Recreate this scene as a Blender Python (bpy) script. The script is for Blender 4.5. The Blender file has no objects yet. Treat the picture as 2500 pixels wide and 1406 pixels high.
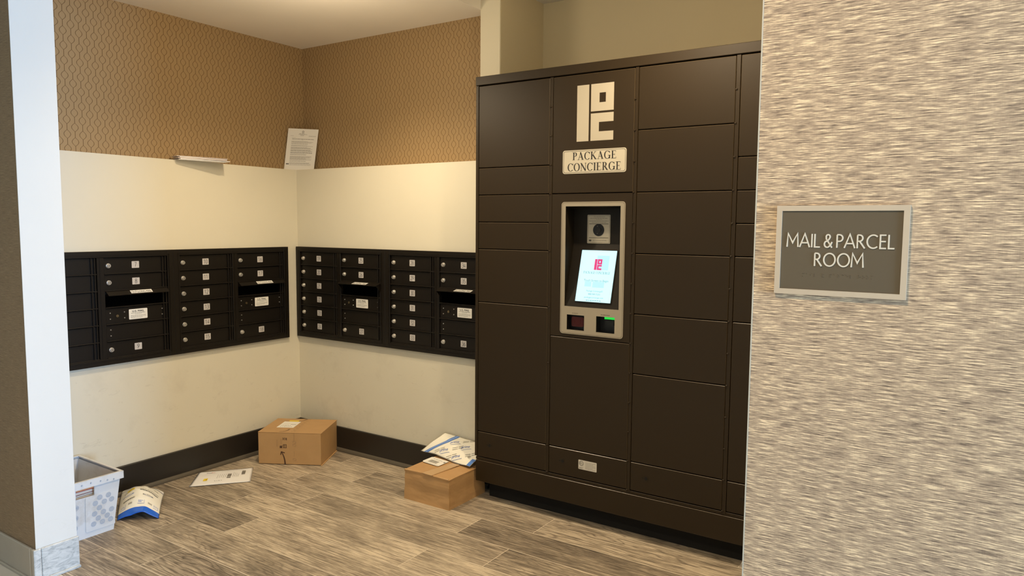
import bpy, bmesh, math, random
from mathutils import Vector, Matrix

S = bpy.context.scene
C = S.collection
random.seed(7)

# ------------------------------------------------------------------ camera, world, exposure
cam_d = bpy.data.cameras.new('camera'); cam_d.sensor_width = 36.0
cam_d.lens = 1772.598 / 2500 * 36.0; cam_d.clip_start = .02
cam = bpy.data.objects.new('camera', cam_d); C.objects.link(cam)
yaw, pitch, roll = -5.83943444e-01, -8.66692728e-02, 8.11689004e-03
fw = Vector((math.sin(yaw)*math.cos(pitch), math.cos(yaw)*math.cos(pitch), math.sin(pitch)))
rt = Vector((math.cos(yaw), -math.sin(yaw), 0)); up = rt.cross(fw)
r2 = rt*math.cos(roll) + up*math.sin(roll); u2 = -rt*math.sin(roll) + up*math.cos(roll)
cam.matrix_world = Matrix(((r2.x, u2.x, -fw.x, 0), (r2.y, u2.y, -fw.y, 0), (r2.z, u2.z, -fw.z, 1.5), (0, 0, 0, 1)))
S.camera = cam
S.view_settings.view_transform = 'Standard'; S.view_settings.look = 'None'
S.view_settings.exposure = 0.35; S.view_settings.gamma = 1.0
S.view_settings.use_curve_mapping = False

W = bpy.data.worlds.new('world'); S.world = W; W.use_nodes = True
W.node_tree.nodes['Background'].inputs[0].default_value = (.92, .88, .84, 1)
W.node_tree.nodes['Background'].inputs[1].default_value = 0.26

def light(name, kind, loc, energy, color, aim=None, **kw):
    d = bpy.data.lights.new(name, kind); d.energy = energy; d.color = color
    for k, v in kw.items(): setattr(d, k, v)
    o = bpy.data.objects.new(name, d); C.objects.link(o); o.location = loc
    if aim is not None:
        o.rotation_euler = (Vector(aim) - Vector(loc)).to_track_quat('-Z', 'Y').to_euler()
    return o
WARM = (1.0, .80, .54)
light('mail_downlight', 'SPOT', (-2.78, 2.42, 2.655), 66, WARM, (-2.78, 2.42, 0), spot_size=math.radians(140), spot_blend=.75, shadow_soft_size=.045)
light('mail_fill_light', 'POINT', (-2.78, 2.42, 2.28), 10, WARM, shadow_soft_size=.15)  # added fill point without a fixture, brightens the alcove ceiling
light('locker_fill_light', 'POINT', (-1.15, 2.45, 2.55), 9, WARM, shadow_soft_size=.15)  # added soft fill for locker and niche wall, no fixture stands here
light('locker_downlight', 'SPOT', (-1.15, 2.58, 2.78), 84, WARM, (-1.15, 2.50, 0), spot_size=math.radians(140), spot_blend=.7, shadow_soft_size=.05)
light('hall_downlight', 'SPOT', (-.6, .25, 2.84), 108, (1, .76, .47), (-.6, .35, 0), spot_size=math.radians(150), spot_blend=.8, shadow_soft_size=.06)
light('hall_downlight', 'SPOT', (-2.2, .2, 2.84), 14, (1, .86, .68), (-2.2, .2, 0), spot_size=math.radians(150), spot_blend=.8, shadow_soft_size=.06)
light('window_daylight', 'AREA', (6.1, .12, 1.2), 560, (.38, .63, 1.0), (-3.6, 1.75, .8), shape='RECTANGLE', size=1.3, size_y=1.8)

# ------------------------------------------------------------------ materials
def mat(name, col=(.5, .5, .5), rough=.5, metal=0, spec=.5, emit=None, estr=0, alpha=None):
    m = bpy.data.materials.new(name); m.use_nodes = True
    b = m.node_tree.nodes['Principled BSDF']
    b.inputs['Base Color'].default_value = (*col, 1); b.inputs['Roughness'].default_value = rough
    b.inputs['Metallic'].default_value = metal; b.inputs['Specular IOR Level'].default_value = spec
    if emit: b.inputs['Emission Color'].default_value = (*emit, 1); b.inputs['Emission Strength'].default_value = estr
    return m
class N:
    """small helper around a material's node tree"""
    def __init__(s, m): s.t = m.node_tree; s.b = s.t.nodes['Principled BSDF']
    def n(s, k, **kw):
        x = s.t.nodes.new(k)
        for a, v in kw.items(): setattr(x, a, v)
        return x
    def l(s, a, b): s.t.links.new(a, b)
    def m(s, op, a, b=None, c=None):
        x = s.n('ShaderNodeMath', operation=op)
        for i, v in enumerate((a, b, c)):
            if v is None: continue
            if hasattr(v, 'links'): s.l(v, x.inputs[i])
            else: x.inputs[i].default_value = v
        return x.outputs[0]
    def pos(s):
        g = s.n('ShaderNodeNewGeometry'); x = s.n('ShaderNodeSeparateXYZ'); s.l(g.outputs['Position'], x.inputs[0])
        return x.outputs[0], x.outputs[1], x.outputs[2]
    def xyz(s, a, b, c):
        x = s.n('ShaderNodeCombineXYZ')
        for i, v in enumerate((a, b, c)):
            if hasattr(v, 'links'): s.l(v, x.inputs[i])
            else: x.inputs[i].default_value = v
        return x.outputs[0]
    def noise(s, vec, scale, detail=3, rough=.5, dist=0):
        x = s.n('ShaderNodeTexNoise'); s.l(vec, x.inputs['Vector']); x.inputs['Scale'].default_value = scale
        x.inputs['Detail'].default_value = detail; x.inputs['Roughness'].default_value = rough
        x.inputs['Distortion'].default_value = dist
        return x.outputs['Fac']
    def ramp(s, fac, stops, interp='LINEAR'):
        x = s.n('ShaderNodeValToRGB'); s.l(fac, x.inputs[0]); e = x.color_ramp.elements; x.color_ramp.interpolation = interp
        for i, (p, c) in enumerate(stops):
            q = e[i] if i < 2 else e.new(p)
            q.position = p; q.color = (*c, 1) if len(c) == 3 else c
        return x.outputs[0]
    def mix(s, fac, a, b, mode='MIX'):
        x = s.n('ShaderNodeMix', data_type='RGBA', blend_type=mode)
        for i, v in ((0, fac), (6, a), (7, b)):
            if hasattr(v, 'links'): s.l(v, x.inputs[i])
            elif isinstance(v, tuple): x.inputs[i].default_value = (*v, 1)
            else: x.inputs[i].default_value = v
        return x.outputs[2]
    def color(s, o): s.l(o, s.b.inputs['Base Color'])
    def bump(s, h, strength=.3, dist=.002):
        x = s.n('ShaderNodeBump'); s.l(h, x.inputs['Height']); x.inputs['Strength'].default_value = strength
        x.inputs['Distance'].default_value = dist; s.l(x.outputs[0], s.b.inputs['Normal'])

# painted plaster, with smudges low down
def paint(name, col, smudge=.0, rough=.6):
    m = mat(name, col, rough, spec=.3); k = N(m); x, y, z = k.pos(); v = k.xyz(x, y, z)
    f = k.noise(v, 2.2, 4); c = k.mix(f, tuple(a*.96 for a in col), tuple(min(1, a*1.03) for a in col))
    if smudge:
        s1 = k.noise(v, 5.5, 6, .65); s1 = k.ramp(s1, [(.56, (0, 0, 0)), (.72, (1, 1, 1))])
        s2 = k.noise(k.xyz(k.m('MULTIPLY', k.m('ADD', x, y), 3), k.m('MULTIPLY', x, 2), k.m('MULTIPLY', z, 9)), 3.3, 2, .5, 1.2)
        s2 = k.ramp(s2, [(.665, (0, 0, 0)), (.69, (1, 1, 1)), (.71, (0, 0, 0))])
        sm = k.m('MAXIMUM', k.m('MULTIPLY', s1, .28), k.m('MULTIPLY', s2, .4))
        low = k.ramp(k.m('DIVIDE', z, 2.0), [(.05, (1, 1, 1)), (.55, (.35, .35, .35)), (.75, (0, 0, 0))])
        c = k.mix(k.m('MULTIPLY', k.m('MULTIPLY', sm, low), smudge), c, (.33, .28, .21))
    k.color(c); k.bump(k.noise(v, 260, 2), .06, .001)
    return m
M = {}
M['cream'] = paint('cream_wall_paint', (.69, .645, .515), .6)
M['white'] = paint('white_wall_paint', (.66, .645, .61), .16)
M['olive'] = paint('olive_wall_paint', (.62, .54, .36), 0)
M['ceiling'] = paint('ceiling_paint', (.84, .79, .70), 0, .8)
M['column'] = paint('column_paint', (.72, .67, .52), 0)

def wallpaper(name, horiz):
    m = mat(name, (.4, .3, .15), .55, spec=.35); k = N(m); x, y, z = k.pos(); h = x if horiz == 'x' else y
    P, V = .0388, .0745; PH, OX = (.0378, .0213) if horiz == 'x' else (-.012, 0.0)
    u = k.m('DIVIDE', k.m('ADD', h, OX), P); i = k.m('FLOOR', k.m('ADD', u, .5)); xl = k.m('MULTIPLY', k.m('SUBTRACT', u, i), P)
    par = k.m('MULTIPLY', k.m('MODULO', k.m('ADD', i, 1000.0), 2.0), .5)
    v = k.m('FRACT', k.m('ADD', k.m('DIVIDE', k.m('ADD', z, PH), V), par))
    t = k.m('ABSOLUTE', k.m('SUBTRACT', v, .5))
    # bulge: circular middle flowing into a straight stem
    a = k.m('MINIMUM', k.m('DIVIDE', t, .31), 1.0)
    c = k.m('SUBTRACT', 1.0, k.m('POWER', a, 2.0))
    wv = k.m('MULTIPLY', k.m('POWER', c, 1.3), .0165)
    d = k.m('ABSOLUTE', k.m('SUBTRACT', k.m('ABSOLUTE', xl), wv))
    ln = k.ramp(k.m('DIVIDE', d, .0019), [(.5, (1, 1, 1)), (1.0, (0, 0, 0))])
    vec = k.xyz(x, y, z)
    ns = k.noise(k.xyz(k.m('MULTIPLY', h, 1.0), 0, k.m('MULTIPLY', z, .15)), 700, 2)
    base = k.mix(ns, (.32, .215, .103), (.39, .265, .132))
    base = k.mix(k.ramp(k.noise(vec, 1.3, 2), [(.35, (0, 0, 0)), (.7, (1, 1, 1))]), base, k.mix(.5, base, (.40, .27, .13)))
    k.color(k.mix(ln, base, (.125, .066, .020))); k.bump(ns, .08, .0006)
    return m
M['paper_x'] = wallpaper('ogee_wallpaper_back', 'x'); M['paper_y'] = wallpaper('ogee_wallpaper_side', 'y')

def grasscloth(name, dark, mid, light, sc=1.0, bs=.5):
    m = mat(name, mid, .7, spec=.25); k = N(m); x, y, z = k.pos()
    wob = k.m('MULTIPLY', k.noise(k.xyz(x, y, z), 9, 2), .004)
    zz = k.m('ADD', z, wob)
    n1 = k.noise(k.xyz(k.m('MULTIPLY', x, 26*sc), 0, k.m('MULTIPLY', zz, 560*sc)), 1, 3, .62)
    n2 = k.noise(k.xyz(k.m('MULTIPLY', x, 70*sc), 3, k.m('MULTIPLY', zz, 900*sc)), 1, 2, .6)
    n3 = k.noise(k.xyz(k.m('MULTIPLY', x, 9*sc), 7, k.m('MULTIPLY', zz, 60*sc)), 1, 3, .55)
    n4 = k.noise(k.xyz(k.m('MULTIPLY', x, 1500*sc), 5, k.m('MULTIPLY', zz, 40*sc)), 1, 1, .5)
    f = k.m('ADD', k.m('ADD', k.m('MULTIPLY', n1, .55), k.m('MULTIPLY', n2, .25)), k.m('ADD', k.m('MULTIPLY', n3, .09), k.m('MULTIPLY', n4, .035)))
    k.color(k.ramp(f, [(.375, dark), (.435, mid), (.485, tuple(m_*.8+l_*.2 for m_, l_ in zip(mid, light))), (.545, light)]))
    k.bump(f, bs, .0012)
    return m
M['grass'] = grasscloth('striped_grasscloth', (.150, .108, .075), (.335, .245, .165), (.80, .61, .385))
M['brownpaper'] = grasscloth('brown_grasscloth', (.19, .125, .070), (.245, .165, .092), (.32, .22, .125), .8, .35)

# wood-look floor planks: per plank UV offsets and tint
m = mat('wood_look_plank', (.4, .3, .2), .42, spec=.4); k = N(m)
uvn = k.n('ShaderNodeUVMap', uv_map='UV'); sp = k.n('ShaderNodeSeparateXYZ'); k.l(uvn.outputs[0], sp.inputs[0]); U, Vv = sp.outputs[0], sp.outputs[1]
at = k.n('ShaderNodeAttribute', attribute_name='tint'); asp = k.n('ShaderNodeSeparateColor'); k.l(at.outputs['Color'], asp.inputs[0]); T1, T2 = asp.outputs[0], asp.outputs[1]
warp = k.noise(k.xyz(k.m('MULTIPLY', U, .9), k.m('MULTIPLY', Vv, 4.5), 0), 1.6, 2, .5)
rings = k.m('ADD', k.m('MULTIPLY', k.m('SINE', k.m('ADD', k.m('MULTIPLY', warp, 110.0), k.m('MULTIPLY', Vv, 110.0))), .5), .5)
rings = k.m('POWER', rings, 5.0)
fine = k.noise(k.xyz(k.m('MULTIPLY', U, 15), k.m('MULTIPLY', Vv, 300), 0), 1, 5, .72)
coarse = k.noise(k.xyz(k.m('MULTIPLY', U, 4.6), k.m('MULTIPLY', Vv, 120), 4), 1, 4, .6, .3)
blot = k.noise(k.xyz(k.m('MULTIPLY', U, 3.2), k.m('MULTIPLY', Vv, 7), 9), 1, 3, .6)
f = k.m('ADD', k.m('ADD', k.m('MULTIPLY', fine, .55), k.m('MULTIPLY', coarse, .52)), k.m('MULTIPLY', blot, .38))
f = k.m('ADD', f, k.m('MULTIPLY', k.m('MULTIPLY', rings, k.m('POWER', T2, 2.0)), -.11))
f = k.m('ADD', f, k.m('MULTIPLY', k.m('SUBTRACT', T1, .5), .13))
lnz = k.ramp(k.noise(k.xyz(k.m('MULTIPLY', U, 3.5), k.m('MULTIPLY', Vv, 210), 11), 1, 2, .5), [(.60, (0, 0, 0)), (.70, (1, 1, 1))])
f = k.m('SUBTRACT', f, k.m('MULTIPLY', lnz, .10))
k.color(k.ramp(f, [(.485, (.070, .055, .041)), (.62, (.165, .135, .101)), (.74, (.33, .272, .20)), (.87, (.62, .525, .39))]))
k.bump(fine, .12, .001)
k.l(k.ramp(f, [(.3, (.62, .62, .62)), (.9, (.40, .40, .40))]), k.b.inputs['Roughness'])
M['plank'] = m
M['grout'] = mat('grout', (.62, .54, .42), .8)
m = mat('hall_tile', (.62, .55, .44), .4); k = N(m); x, y, z = k.pos(); k.color(k.mix(k.noise(k.xyz(x, y, z), 4, 5), (.55, .48, .38), (.70, .63, .52))); M['halltile'] = m

def metal_paint(name, col, rough, grain=1100, bs=.12, spec=.5):
    m = mat(name, col, rough, spec=spec); k = N(m); x, y, z = k.pos(); v = k.xyz(x, y, z)
    k.bump(k.noise(v, grain, 2), bs, .0008); return m
M['locker'] = metal_paint('dark_bronze_powdercoat', (.0205, .0120, .0036), .46, spec=.32)
M['lockglint'] = mat('locker_edge_highlights', (.055, .038, .020), .3, spec=.5)  # lighter, glossier bevel colour paints the highlight lines along the edges
M['bayshade'] = mat('kiosk_bay_shaded_metal', (.0085, .0055, .0022), .5, spec=.3)  # shade of the recess put into the colour, darker than the locker coat
M['lockgap'] = mat('locker_shadow_gap', (.004, .003, .002), .9)
M['boxblack'] = metal_paint('black_bronze_metal', (.0075, .0053, .0032), .42, spec=.32)
M['boxdeep'] = mat('slot_black', (.001, .001, .001), .9, spec=0)
M['base'] = metal_paint('dark_baseboard', (.016, .0135, .011), .38, 60, .05)
M['shoe'] = mat('shoe_moulding', (.10, .085, .063), .4)
M['chrome'] = mat('lock_chrome', (.80, .77, .72), .34, .85)
M['brasslock'] = mat('brass_lock', (.45, .36, .20), .35, 1)
M['keyhole'] = mat('keyhole_black', (.01, .01, .01), .6)
M['plate'] = mat('number_plate_silver', (.60, .57, .55), .4, .1)
M['ink'] = mat('black_ink', (.012, .010, .010), .6)
M['inkgrey'] = mat('grey_print', (.22, .20, .17), .7)
M['inklight'] = mat('pale_grey_print', (.42, .39, .34), .7)
M['label'] = mat('white_label', (.82, .80, .74), .5)
M['stickers'] = mat('silver_sticker', (.62, .59, .52), .42, .2)
M['logo'] = mat('silver_vinyl', (.44, .395, .31), .45, .15)
M['plaque'] = mat('beige_plaque', (.47, .43, .34), .45)
M['bezel'] = mat('champagne_bezel', (.38, .33, .25), .42, .35)
M['bezelline'] = mat('bezel_line', (.07, .055, .04), .6)
M['paper'] = mat('white_paper', (.80, .77, .70), .7)
M['envelope'] = mat('envelope_white', (.82, .81, .80), .65)
M['envpink'] = mat('envelope_flap', (.78, .68, .64), .65)
M['blue'] = mat('glossy_blue_film', (.022, .13, .62), .22)
M['bluepale'] = mat('blue_tape_film', (.09, .22, .60), .3)
M['bluewhite'] = mat('pale_blue_line', (.55, .68, .90), .3)
M['navy'] = mat('navy_print', (.035, .05, .16), .5)
M['inkblue'] = mat('blue_print', (.10, .17, .50), .6)
M['polybag'] = mat('cream_poly_mailer', (.86, .83, .72), .38)
M['yellow'] = mat('yellow_sticker', (.88, .66, .02), .5)
M['purple'] = mat('purple_print', (.05, .01, .12), .6)
M['orange'] = mat('orange_print', (.60, .17, .12), .6)
M['kraftink'] = mat('kraft_print', (.075, .035, .02), .6)
M['kraftfaint'] = mat('kraft_faint_print', (.30, .19, .10), .7)
M['tape'] = mat('clear_tape', (.50, .32, .155), .2)
def kraft(name, a, b):
    m = mat(name, a, .6, spec=.3); k = N(m); x, y, z = k.pos()
    n1 = k.noise(k.xyz(x, y, z), 14, 4); n2 = k.noise(k.xyz(x, y, k.m('MULTIPLY', z, 12)), 60, 2)
    k.color(k.mix(n1, a, b)); k.bump(n2, .12, .0015); return m
M['kraft'] = kraft('kraft_cardboard', (.43, .26, .115), (.50, .31, .145))
M['kraft_old'] = kraft('worn_kraft_cardboard', (.42, .245, .105), (.50, .30, .135))
k = N(M['kraft_old']); x, y, z = k.pos(); k.bump(k.m('ABSOLUTE', k.m('SUBTRACT', k.noise(k.xyz(x, y, k.m('MULTIPLY', z, 1.8)), 6, 2, .45, .6), .5)), .3, .02)
m = mat('corrugated_plastic', (.68, .71, .74), .42); k = N(m); x, y, z = k.pos()
w = k.m('SINE', k.m('MULTIPLY', k.m('ADD', y, k.m('MULTIPLY', x, .6)), 900.0))
dirt = k.ramp(k.noise(k.xyz(x, y, z), 9, 5, .65), [(.5, (0, 0, 0)), (.75, (1, 1, 1))])
c0 = k.mix(k.m('ADD', k.m('MULTIPLY', w, .5), .5), (.62, .635, .65), (.655, .67, .68))
k.color(k.mix(k.m('MULTIPLY', dirt, .5), c0, (.36, .30, .22))); M['tub'] = m
M['tubprint'] = mat('tub_grey_print', (.37, .42, .50), .5)
m = mat('marble_tile', (.62, .66, .68), .3); k = N(m); x, y, z = k.pos(); v = k.xyz(x, k.m('MULTIPLY', y, .8), k.m('MULTIPLY', z, 2.0))
n1 = k.noise(v, 22, 7, .68, 1.5)
k.color(k.ramp(n1, [(.34, (.28, .30, .31)), (.47, (.45, .47, .475)), (.60, (.56, .575, .575))])); M['marble'] = m
m = mat('taupe_tile', (.34, .29, .22), .35); k = N(m); x, y, z = k.pos(); k.color(k.mix(k.noise(k.xyz(x, y, z), 9, 5), (.33, .28, .215), (.42, .365, .285))); M['taupetile'] = m
M['signframe'] = mat('brushed_sign_frame', (.56, .45, .33), .38, .35)
k = N(M['signframe']); x, y, z = k.pos(); nn = k.noise(k.xyz(k.m('MULTIPLY', x, 20), 0, k.m('MULTIPLY', z, 900)), 1, 2)
k.l(k.ramp(nn, [(.3, (.28, .28, .28)), (.7, (.46, .46, .46))]), k.b.inputs['Roughness'])
M['signface'] = mat('taupe_sign_face', (.095, .072, .043), .7, spec=.3)
M['signtext'] = mat('sign_letters', (.56, .50, .40), .45)
M['screen'] = mat('kiosk_screen', (.02, .03, .03), .3, emit=(.60, .97, 1.0), estr=.98)
M['scr_red'] = mat('screen_logo_red', (.02, 0, 0), .4, emit=(.80, .05, .22), estr=.8)
M['scr_txt'] = mat('screen_text', (.01, .02, .02), .4, emit=(.10, .33, .40), estr=.8)
M['scr_pale'] = mat('screen_pale_blue', (.01, .02, .02), .4, emit=(.48, .80, .98), estr=.9)
M['lens'] = mat('scanner_red_glass', (.10, .012, .010), .12)
M['green'] = mat('green_led_glow', (.0, .05, .0), .3, emit=(.02, .60, .06), estr=.9)
M['blackplastic'] = mat('black_plastic', (.006, .005, .005), .35)
M['catred'] = mat('catalogue_red', (.42, .05, .05), .5); M['catpage'] = mat('catalogue_page', (.70, .60, .50), .6)
M['catdark'] = mat('catalogue_dark', (.04, .05, .08), .5)
M['thread'] = mat('loose_thread', (.7, .66, .58), .7)

# ------------------------------------------------------------------ object helpers
WL = {}
def world_loc(o): return WL.get(o.name, Vector((0, 0, 0)))
def link(name, me, mats, parent=None):
    """link a mesh given in world coordinates; its origin moves to its middle"""
    for mm in mats: me.materials.append(M[mm] if isinstance(mm, str) else mm)
    if len(me.vertices):
        lo = Vector([min(v.co[i] for v in me.vertices) for i in range(3)]); hi = Vector([max(v.co[i] for v in me.vertices) for i in range(3)])
        c = (lo + hi) / 2
        if parent is None: c.z = lo.z
    else: c = Vector((0, 0, 0))
    me.transform(Matrix.Translation(-c))
    o = bpy.data.objects.new(name, me); C.objects.link(o)
    if parent is not None: o.parent = parent; o.location = c - world_loc(parent)
    else: o.location = c
    WL[o.name] = c
    return o
def empty(name, loc, label, cat, group=None):
    o = bpy.data.objects.new(name, None); C.objects.link(o); o.location = loc; o.empty_display_size = .05
    WL[o.name] = Vector(loc); return tag(o, label, cat, group)
def tag(o, label, cat, group=None, kind=None):
    o['label'] = label; o['category'] = cat
    if group: o['group'] = group
    if kind: o['kind'] = kind
    return o
def structure(o, label=None):
    o['kind'] = 'structure'
    if label: o['label'] = label
    return o

def ccw(P):
    return P if sum(P[i-1][0]*P[i][1] - P[i][0]*P[i-1][1] for i in range(len(P))) > 0 else P[::-1]
class B:
    """collects boxes and polygons into one mesh"""
    def __init__(s, f=None): s.bm = bmesh.new(); s.f = f or (lambda a, b, c: Vector((a, b, c)))
    def box(s, a0, a1, b0, b1, c0, c1, mi=0, bev=0, bmi=None):
        t = bmesh.new(); vs = [t.verts.new(s.f(a, b, c)) for a in (a0, a1) for b in (b0, b1) for c in (c0, c1)]
        for q in ((0, 1, 3, 2), (4, 6, 7, 5), (0, 4, 5, 1), (2, 3, 7, 6), (0, 2, 6, 4), (1, 5, 7, 3)):
            fc = t.faces.new([vs[i] for i in q]); fc.material_index = mi
        if bev:
            rv_ = bmesh.ops.bevel(t, geom=t.edges[:], offset=bev, segments=1, affect='EDGES', profile=.5)
            if bmi is not None:
                for fc in rv_['faces']: fc.material_index = bmi
        bmesh.ops.recalc_face_normals(t, faces=t.faces); s._add(t)
        return s
    def _add(s, t):
        me = bpy.data.meshes.new('t'); t.to_mesh(me); t.free(); s.bm.from_mesh(me); bpy.data.meshes.remove(me)
    def hexa(s, pts, mi=0, bev=0):
        """8 world points: bottom ring of 4 then top ring of 4"""
        t = bmesh.new(); vs = [t.verts.new(p) for p in pts]
        for q in ((3, 2, 1, 0), (4, 5, 6, 7), (0, 1, 5, 4), (1, 2, 6, 5), (2, 3, 7, 6), (3, 0, 4, 7)):
            fc = t.faces.new([vs[i] for i in q]); fc.material_index = mi
        if bev: bmesh.ops.bevel(t, geom=t.edges[:], offset=bev, segments=2, affect='EDGES', profile=.5)
        bmesh.ops.recalc_face_normals(t, faces=t.faces); s._add(t); return s
    def prism(s, polys, c0, c1, mi=0):
        """2D polygons (a,b) raised from c0 to c1"""
        for P in polys:
            P = ccw(P); c1_ = c1
            lo = [s.bm.verts.new(s.f(a, b, c0)) for a, b in P]; hi = [s.bm.verts.new(s.f(a, b, c1_)) for a, b in P]
            n = len(P)
            for q in [hi, lo[::-1]] + [[lo[i], lo[(i+1) % n], hi[(i+1) % n], hi[i]] for i in range(n)]:
                try: s.bm.faces.new(q).material_index = mi
                except ValueError: pass
        return s
    def flat(s, polys, c, mi=0):
        for j_, P in enumerate(polys):
            P = ccw(P); cj = c + (j_ % 9)*1.2e-5
            try: s.bm.faces.new([s.bm.verts.new(s.f(a, b, cj)) for a, b in P]).material_index = mi
            except ValueError: pass
        return s
    def cyl(s, a, b, r, c0, c1, mi=0, n=24, r1=None):
        r1 = r if r1 is None else r1
        lo = [s.bm.verts.new(s.f(a + r*math.cos(2*math.pi*i/n), b + r*math.sin(2*math.pi*i/n), c0)) for i in range(n)]
        hi = [s.bm.verts.new(s.f(a + r1*math.cos(2*math.pi*i/n), b + r1*math.sin(2*math.pi*i/n), c1)) for i in range(n)]
        s.bm.faces.new(hi).material_index = mi; s.bm.faces.new(lo[::-1]).material_index = mi
        for i in range(n):
            fc = s.bm.faces.new([lo[i], lo[(i+1) % n], hi[(i+1) % n], hi[i]]); fc.material_index = mi; fc.smooth = True
        return s
    def mesh(s, recalc=True):
        if recalc: bmesh.ops.recalc_face_normals(s.bm, faces=s.bm.faces)
        me = bpy.data.meshes.new('m'); s.bm.to_mesh(me); s.bm.free(); return me
    def link(s, name, mats, parent=None, recalc=True): return link(name, s.mesh(recalc), mats, parent)

# ---- flat shapes
def rrect(x0, x1, y0, y1, r, n=6):
    P = []
    for cx, cy, a in ((x1-r, y1-r, 0), (x0+r, y1-r, 90), (x0+r, y0+r, 180), (x1-r, y0+r, 270)):
        for i in range(n+1):
            t = math.radians(a + 90*i/n); P.append((cx + r*math.cos(t), cy + r*math.sin(t)))
    return P
def rect(x0, x1, y0, y1): return [(x0, y0), (x1, y0), (x1, y1), (x0, y1)]
def plate(outer, holes, c0, c1, f, mi=0):
    """plate with holes: outlines filled through a 2D curve, then raised"""
    cu = bpy.data.curves.new('c', 'CURVE'); cu.dimensions = '2D'; cu.fill_mode = 'BOTH'; cu.extrude = abs(c1-c0)/2
    for P in [outer] + holes:
        sp = cu.splines.new('POLY'); sp.points.add(len(P)-1); sp.use_cyclic_u = True
        for i, (a, b) in enumerate(P): sp.points[i].co = (a, b, 0, 1)
    o = bpy.data.objects.new('c', cu); C.objects.link(o)
    me = bpy.data.meshes.new_from_object(o.evaluated_get(bpy.context.evaluated_depsgraph_get()))
    bpy.data.objects.remove(o); bpy.data.curves.remove(cu)
    me.materials.clear()
    mid = (c0+c1)/2
    for v in me.vertices: v.co = f(v.co.x, v.co.y, v.co.z + mid)
    for p in me.polygons: p.material_index = mi; p.use_smooth = False
    return me
_tx = {}
def text_polys(s):
    """polygons of a word in Blender's own font: unit cap height, origin at lower left"""
    if s in _tx: return _tx[s]
    cu = bpy.data.curves.new('t', 'FONT'); cu.body = s; cu.size = 1.0; cu.resolution_u = 3
    o = bpy.data.objects.new('t', cu); C.objects.link(o)
    me = bpy.data.meshes.new_from_object(o.evaluated_get(bpy.context.evaluated_depsgraph_get()))
    polys = [[(me.vertices[i].co.x, me.vertices[i].co.y) for i in p.vertices] for p in me.polygons]
    bpy.data.objects.remove(o); bpy.data.curves.remove(cu); bpy.data.meshes.remove(me)
    xs = [p[0] for P in polys for p in P]; x0, x1 = min(xs), max(xs)
    r = ([[((x-x0)/.729, y/.729) for x, y in P] for P in polys], (x1-x0)/.729)
    _tx[s] = r; return r
def place(polys, sx, sy, ox, oy, rot=0, shear=0):
    c, s_ = math.cos(rot), math.sin(rot); out = []
    for P in polys:
        out.append([(ox + (x*sx + y*sy*shear)*c - y*sy*s_, oy + (x*sx + y*sy*shear)*s_ + y*sy*c) for x, y in P])
    return out
def word(s, x0, y0, h, width=None, rot=0, anchor='l'):
    P, w = text_polys(s); sx = h if width is None else width/w
    off = {'l': 0, 'c': -.5*w*sx, 'r': -w*sx}[anchor]
    return place(P, sx, h, x0 + off*math.cos(rot), y0 + off*math.sin(rot), rot)

# ---- stroke letters
def seg(p, q, w, w2=None):
    w2 = w if w2 is None else w2
    d = Vector((q[0]-p[0], q[1]-p[1])); L = d.length or 1e-6; n = Vector((-d.y, d.x))/L
    return [(p[0]-n.x*w/2, p[1]-n.y*w/2), (q[0]-n.x*w2/2, q[1]-n.y*w2/2), (q[0]+n.x*w2/2, q[1]+n.y*w2/2), (p[0]+n.x*w/2, p[1]+n.y*w/2)]
def disc(x, y, r, n=10): return [(x+r*math.cos(2*math.pi*i/n), y+r*math.sin(2*math.pi*i/n)) for i in range(n)]
def stroke(pts, w, joints=True):
    pts = [q_ for i_, q_ in enumerate(pts) if i_ == 0 or math.hypot(q_[0]-pts[i_-1][0], q_[1]-pts[i_-1][1]) > 1e-7]
    n = len(pts); closed = n > 3 and math.hypot(pts[0][0]-pts[-1][0], pts[0][1]-pts[-1][1]) < 1e-7
    def dr(a, b):
        L = math.hypot(b[0]-a[0], b[1]-a[1]) or 1e-9; return ((b[0]-a[0])/L, (b[1]-a[1])/L)
    L_, R_ = [], []
    for i in range(n):
        d0 = dr(pts[i-1], pts[i]) if i else (dr(pts[-2], pts[-1]) if closed else dr(pts[0], pts[1]))
        d1 = dr(pts[i], pts[i+1]) if i < n-1 else (dr(pts[0], pts[1]) if closed else d0)
        mx, my = -(d0[1]+d1[1]), d0[0]+d1[0]; mm_ = math.hypot(mx, my)
        if mm_ < .25: mx, my, k_ = -d0[1], d0[0], 1.0
        else: mx, my = mx/mm_, my/mm_; k_ = min(2.2, 1/max(.3, -d0[1]*mx + d0[0]*my))
        L_.append((pts[i][0]+mx*w/2*k_, pts[i][1]+my*w/2*k_)); R_.append((pts[i][0]-mx*w/2*k_, pts[i][1]-my*w/2*k_))
    return [[R_[i], R_[i+1], L_[i+1], L_[i]] for i in range(n-1)]
def arc(cx, cy, rx, ry, a0, a1, n=14): return [(cx+rx*math.cos(math.radians(a0+(a1-a0)*i/n)), cy+ry*math.sin(math.radians(a0+(a1-a0)*i/n))) for i in range(n+1)]
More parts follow.
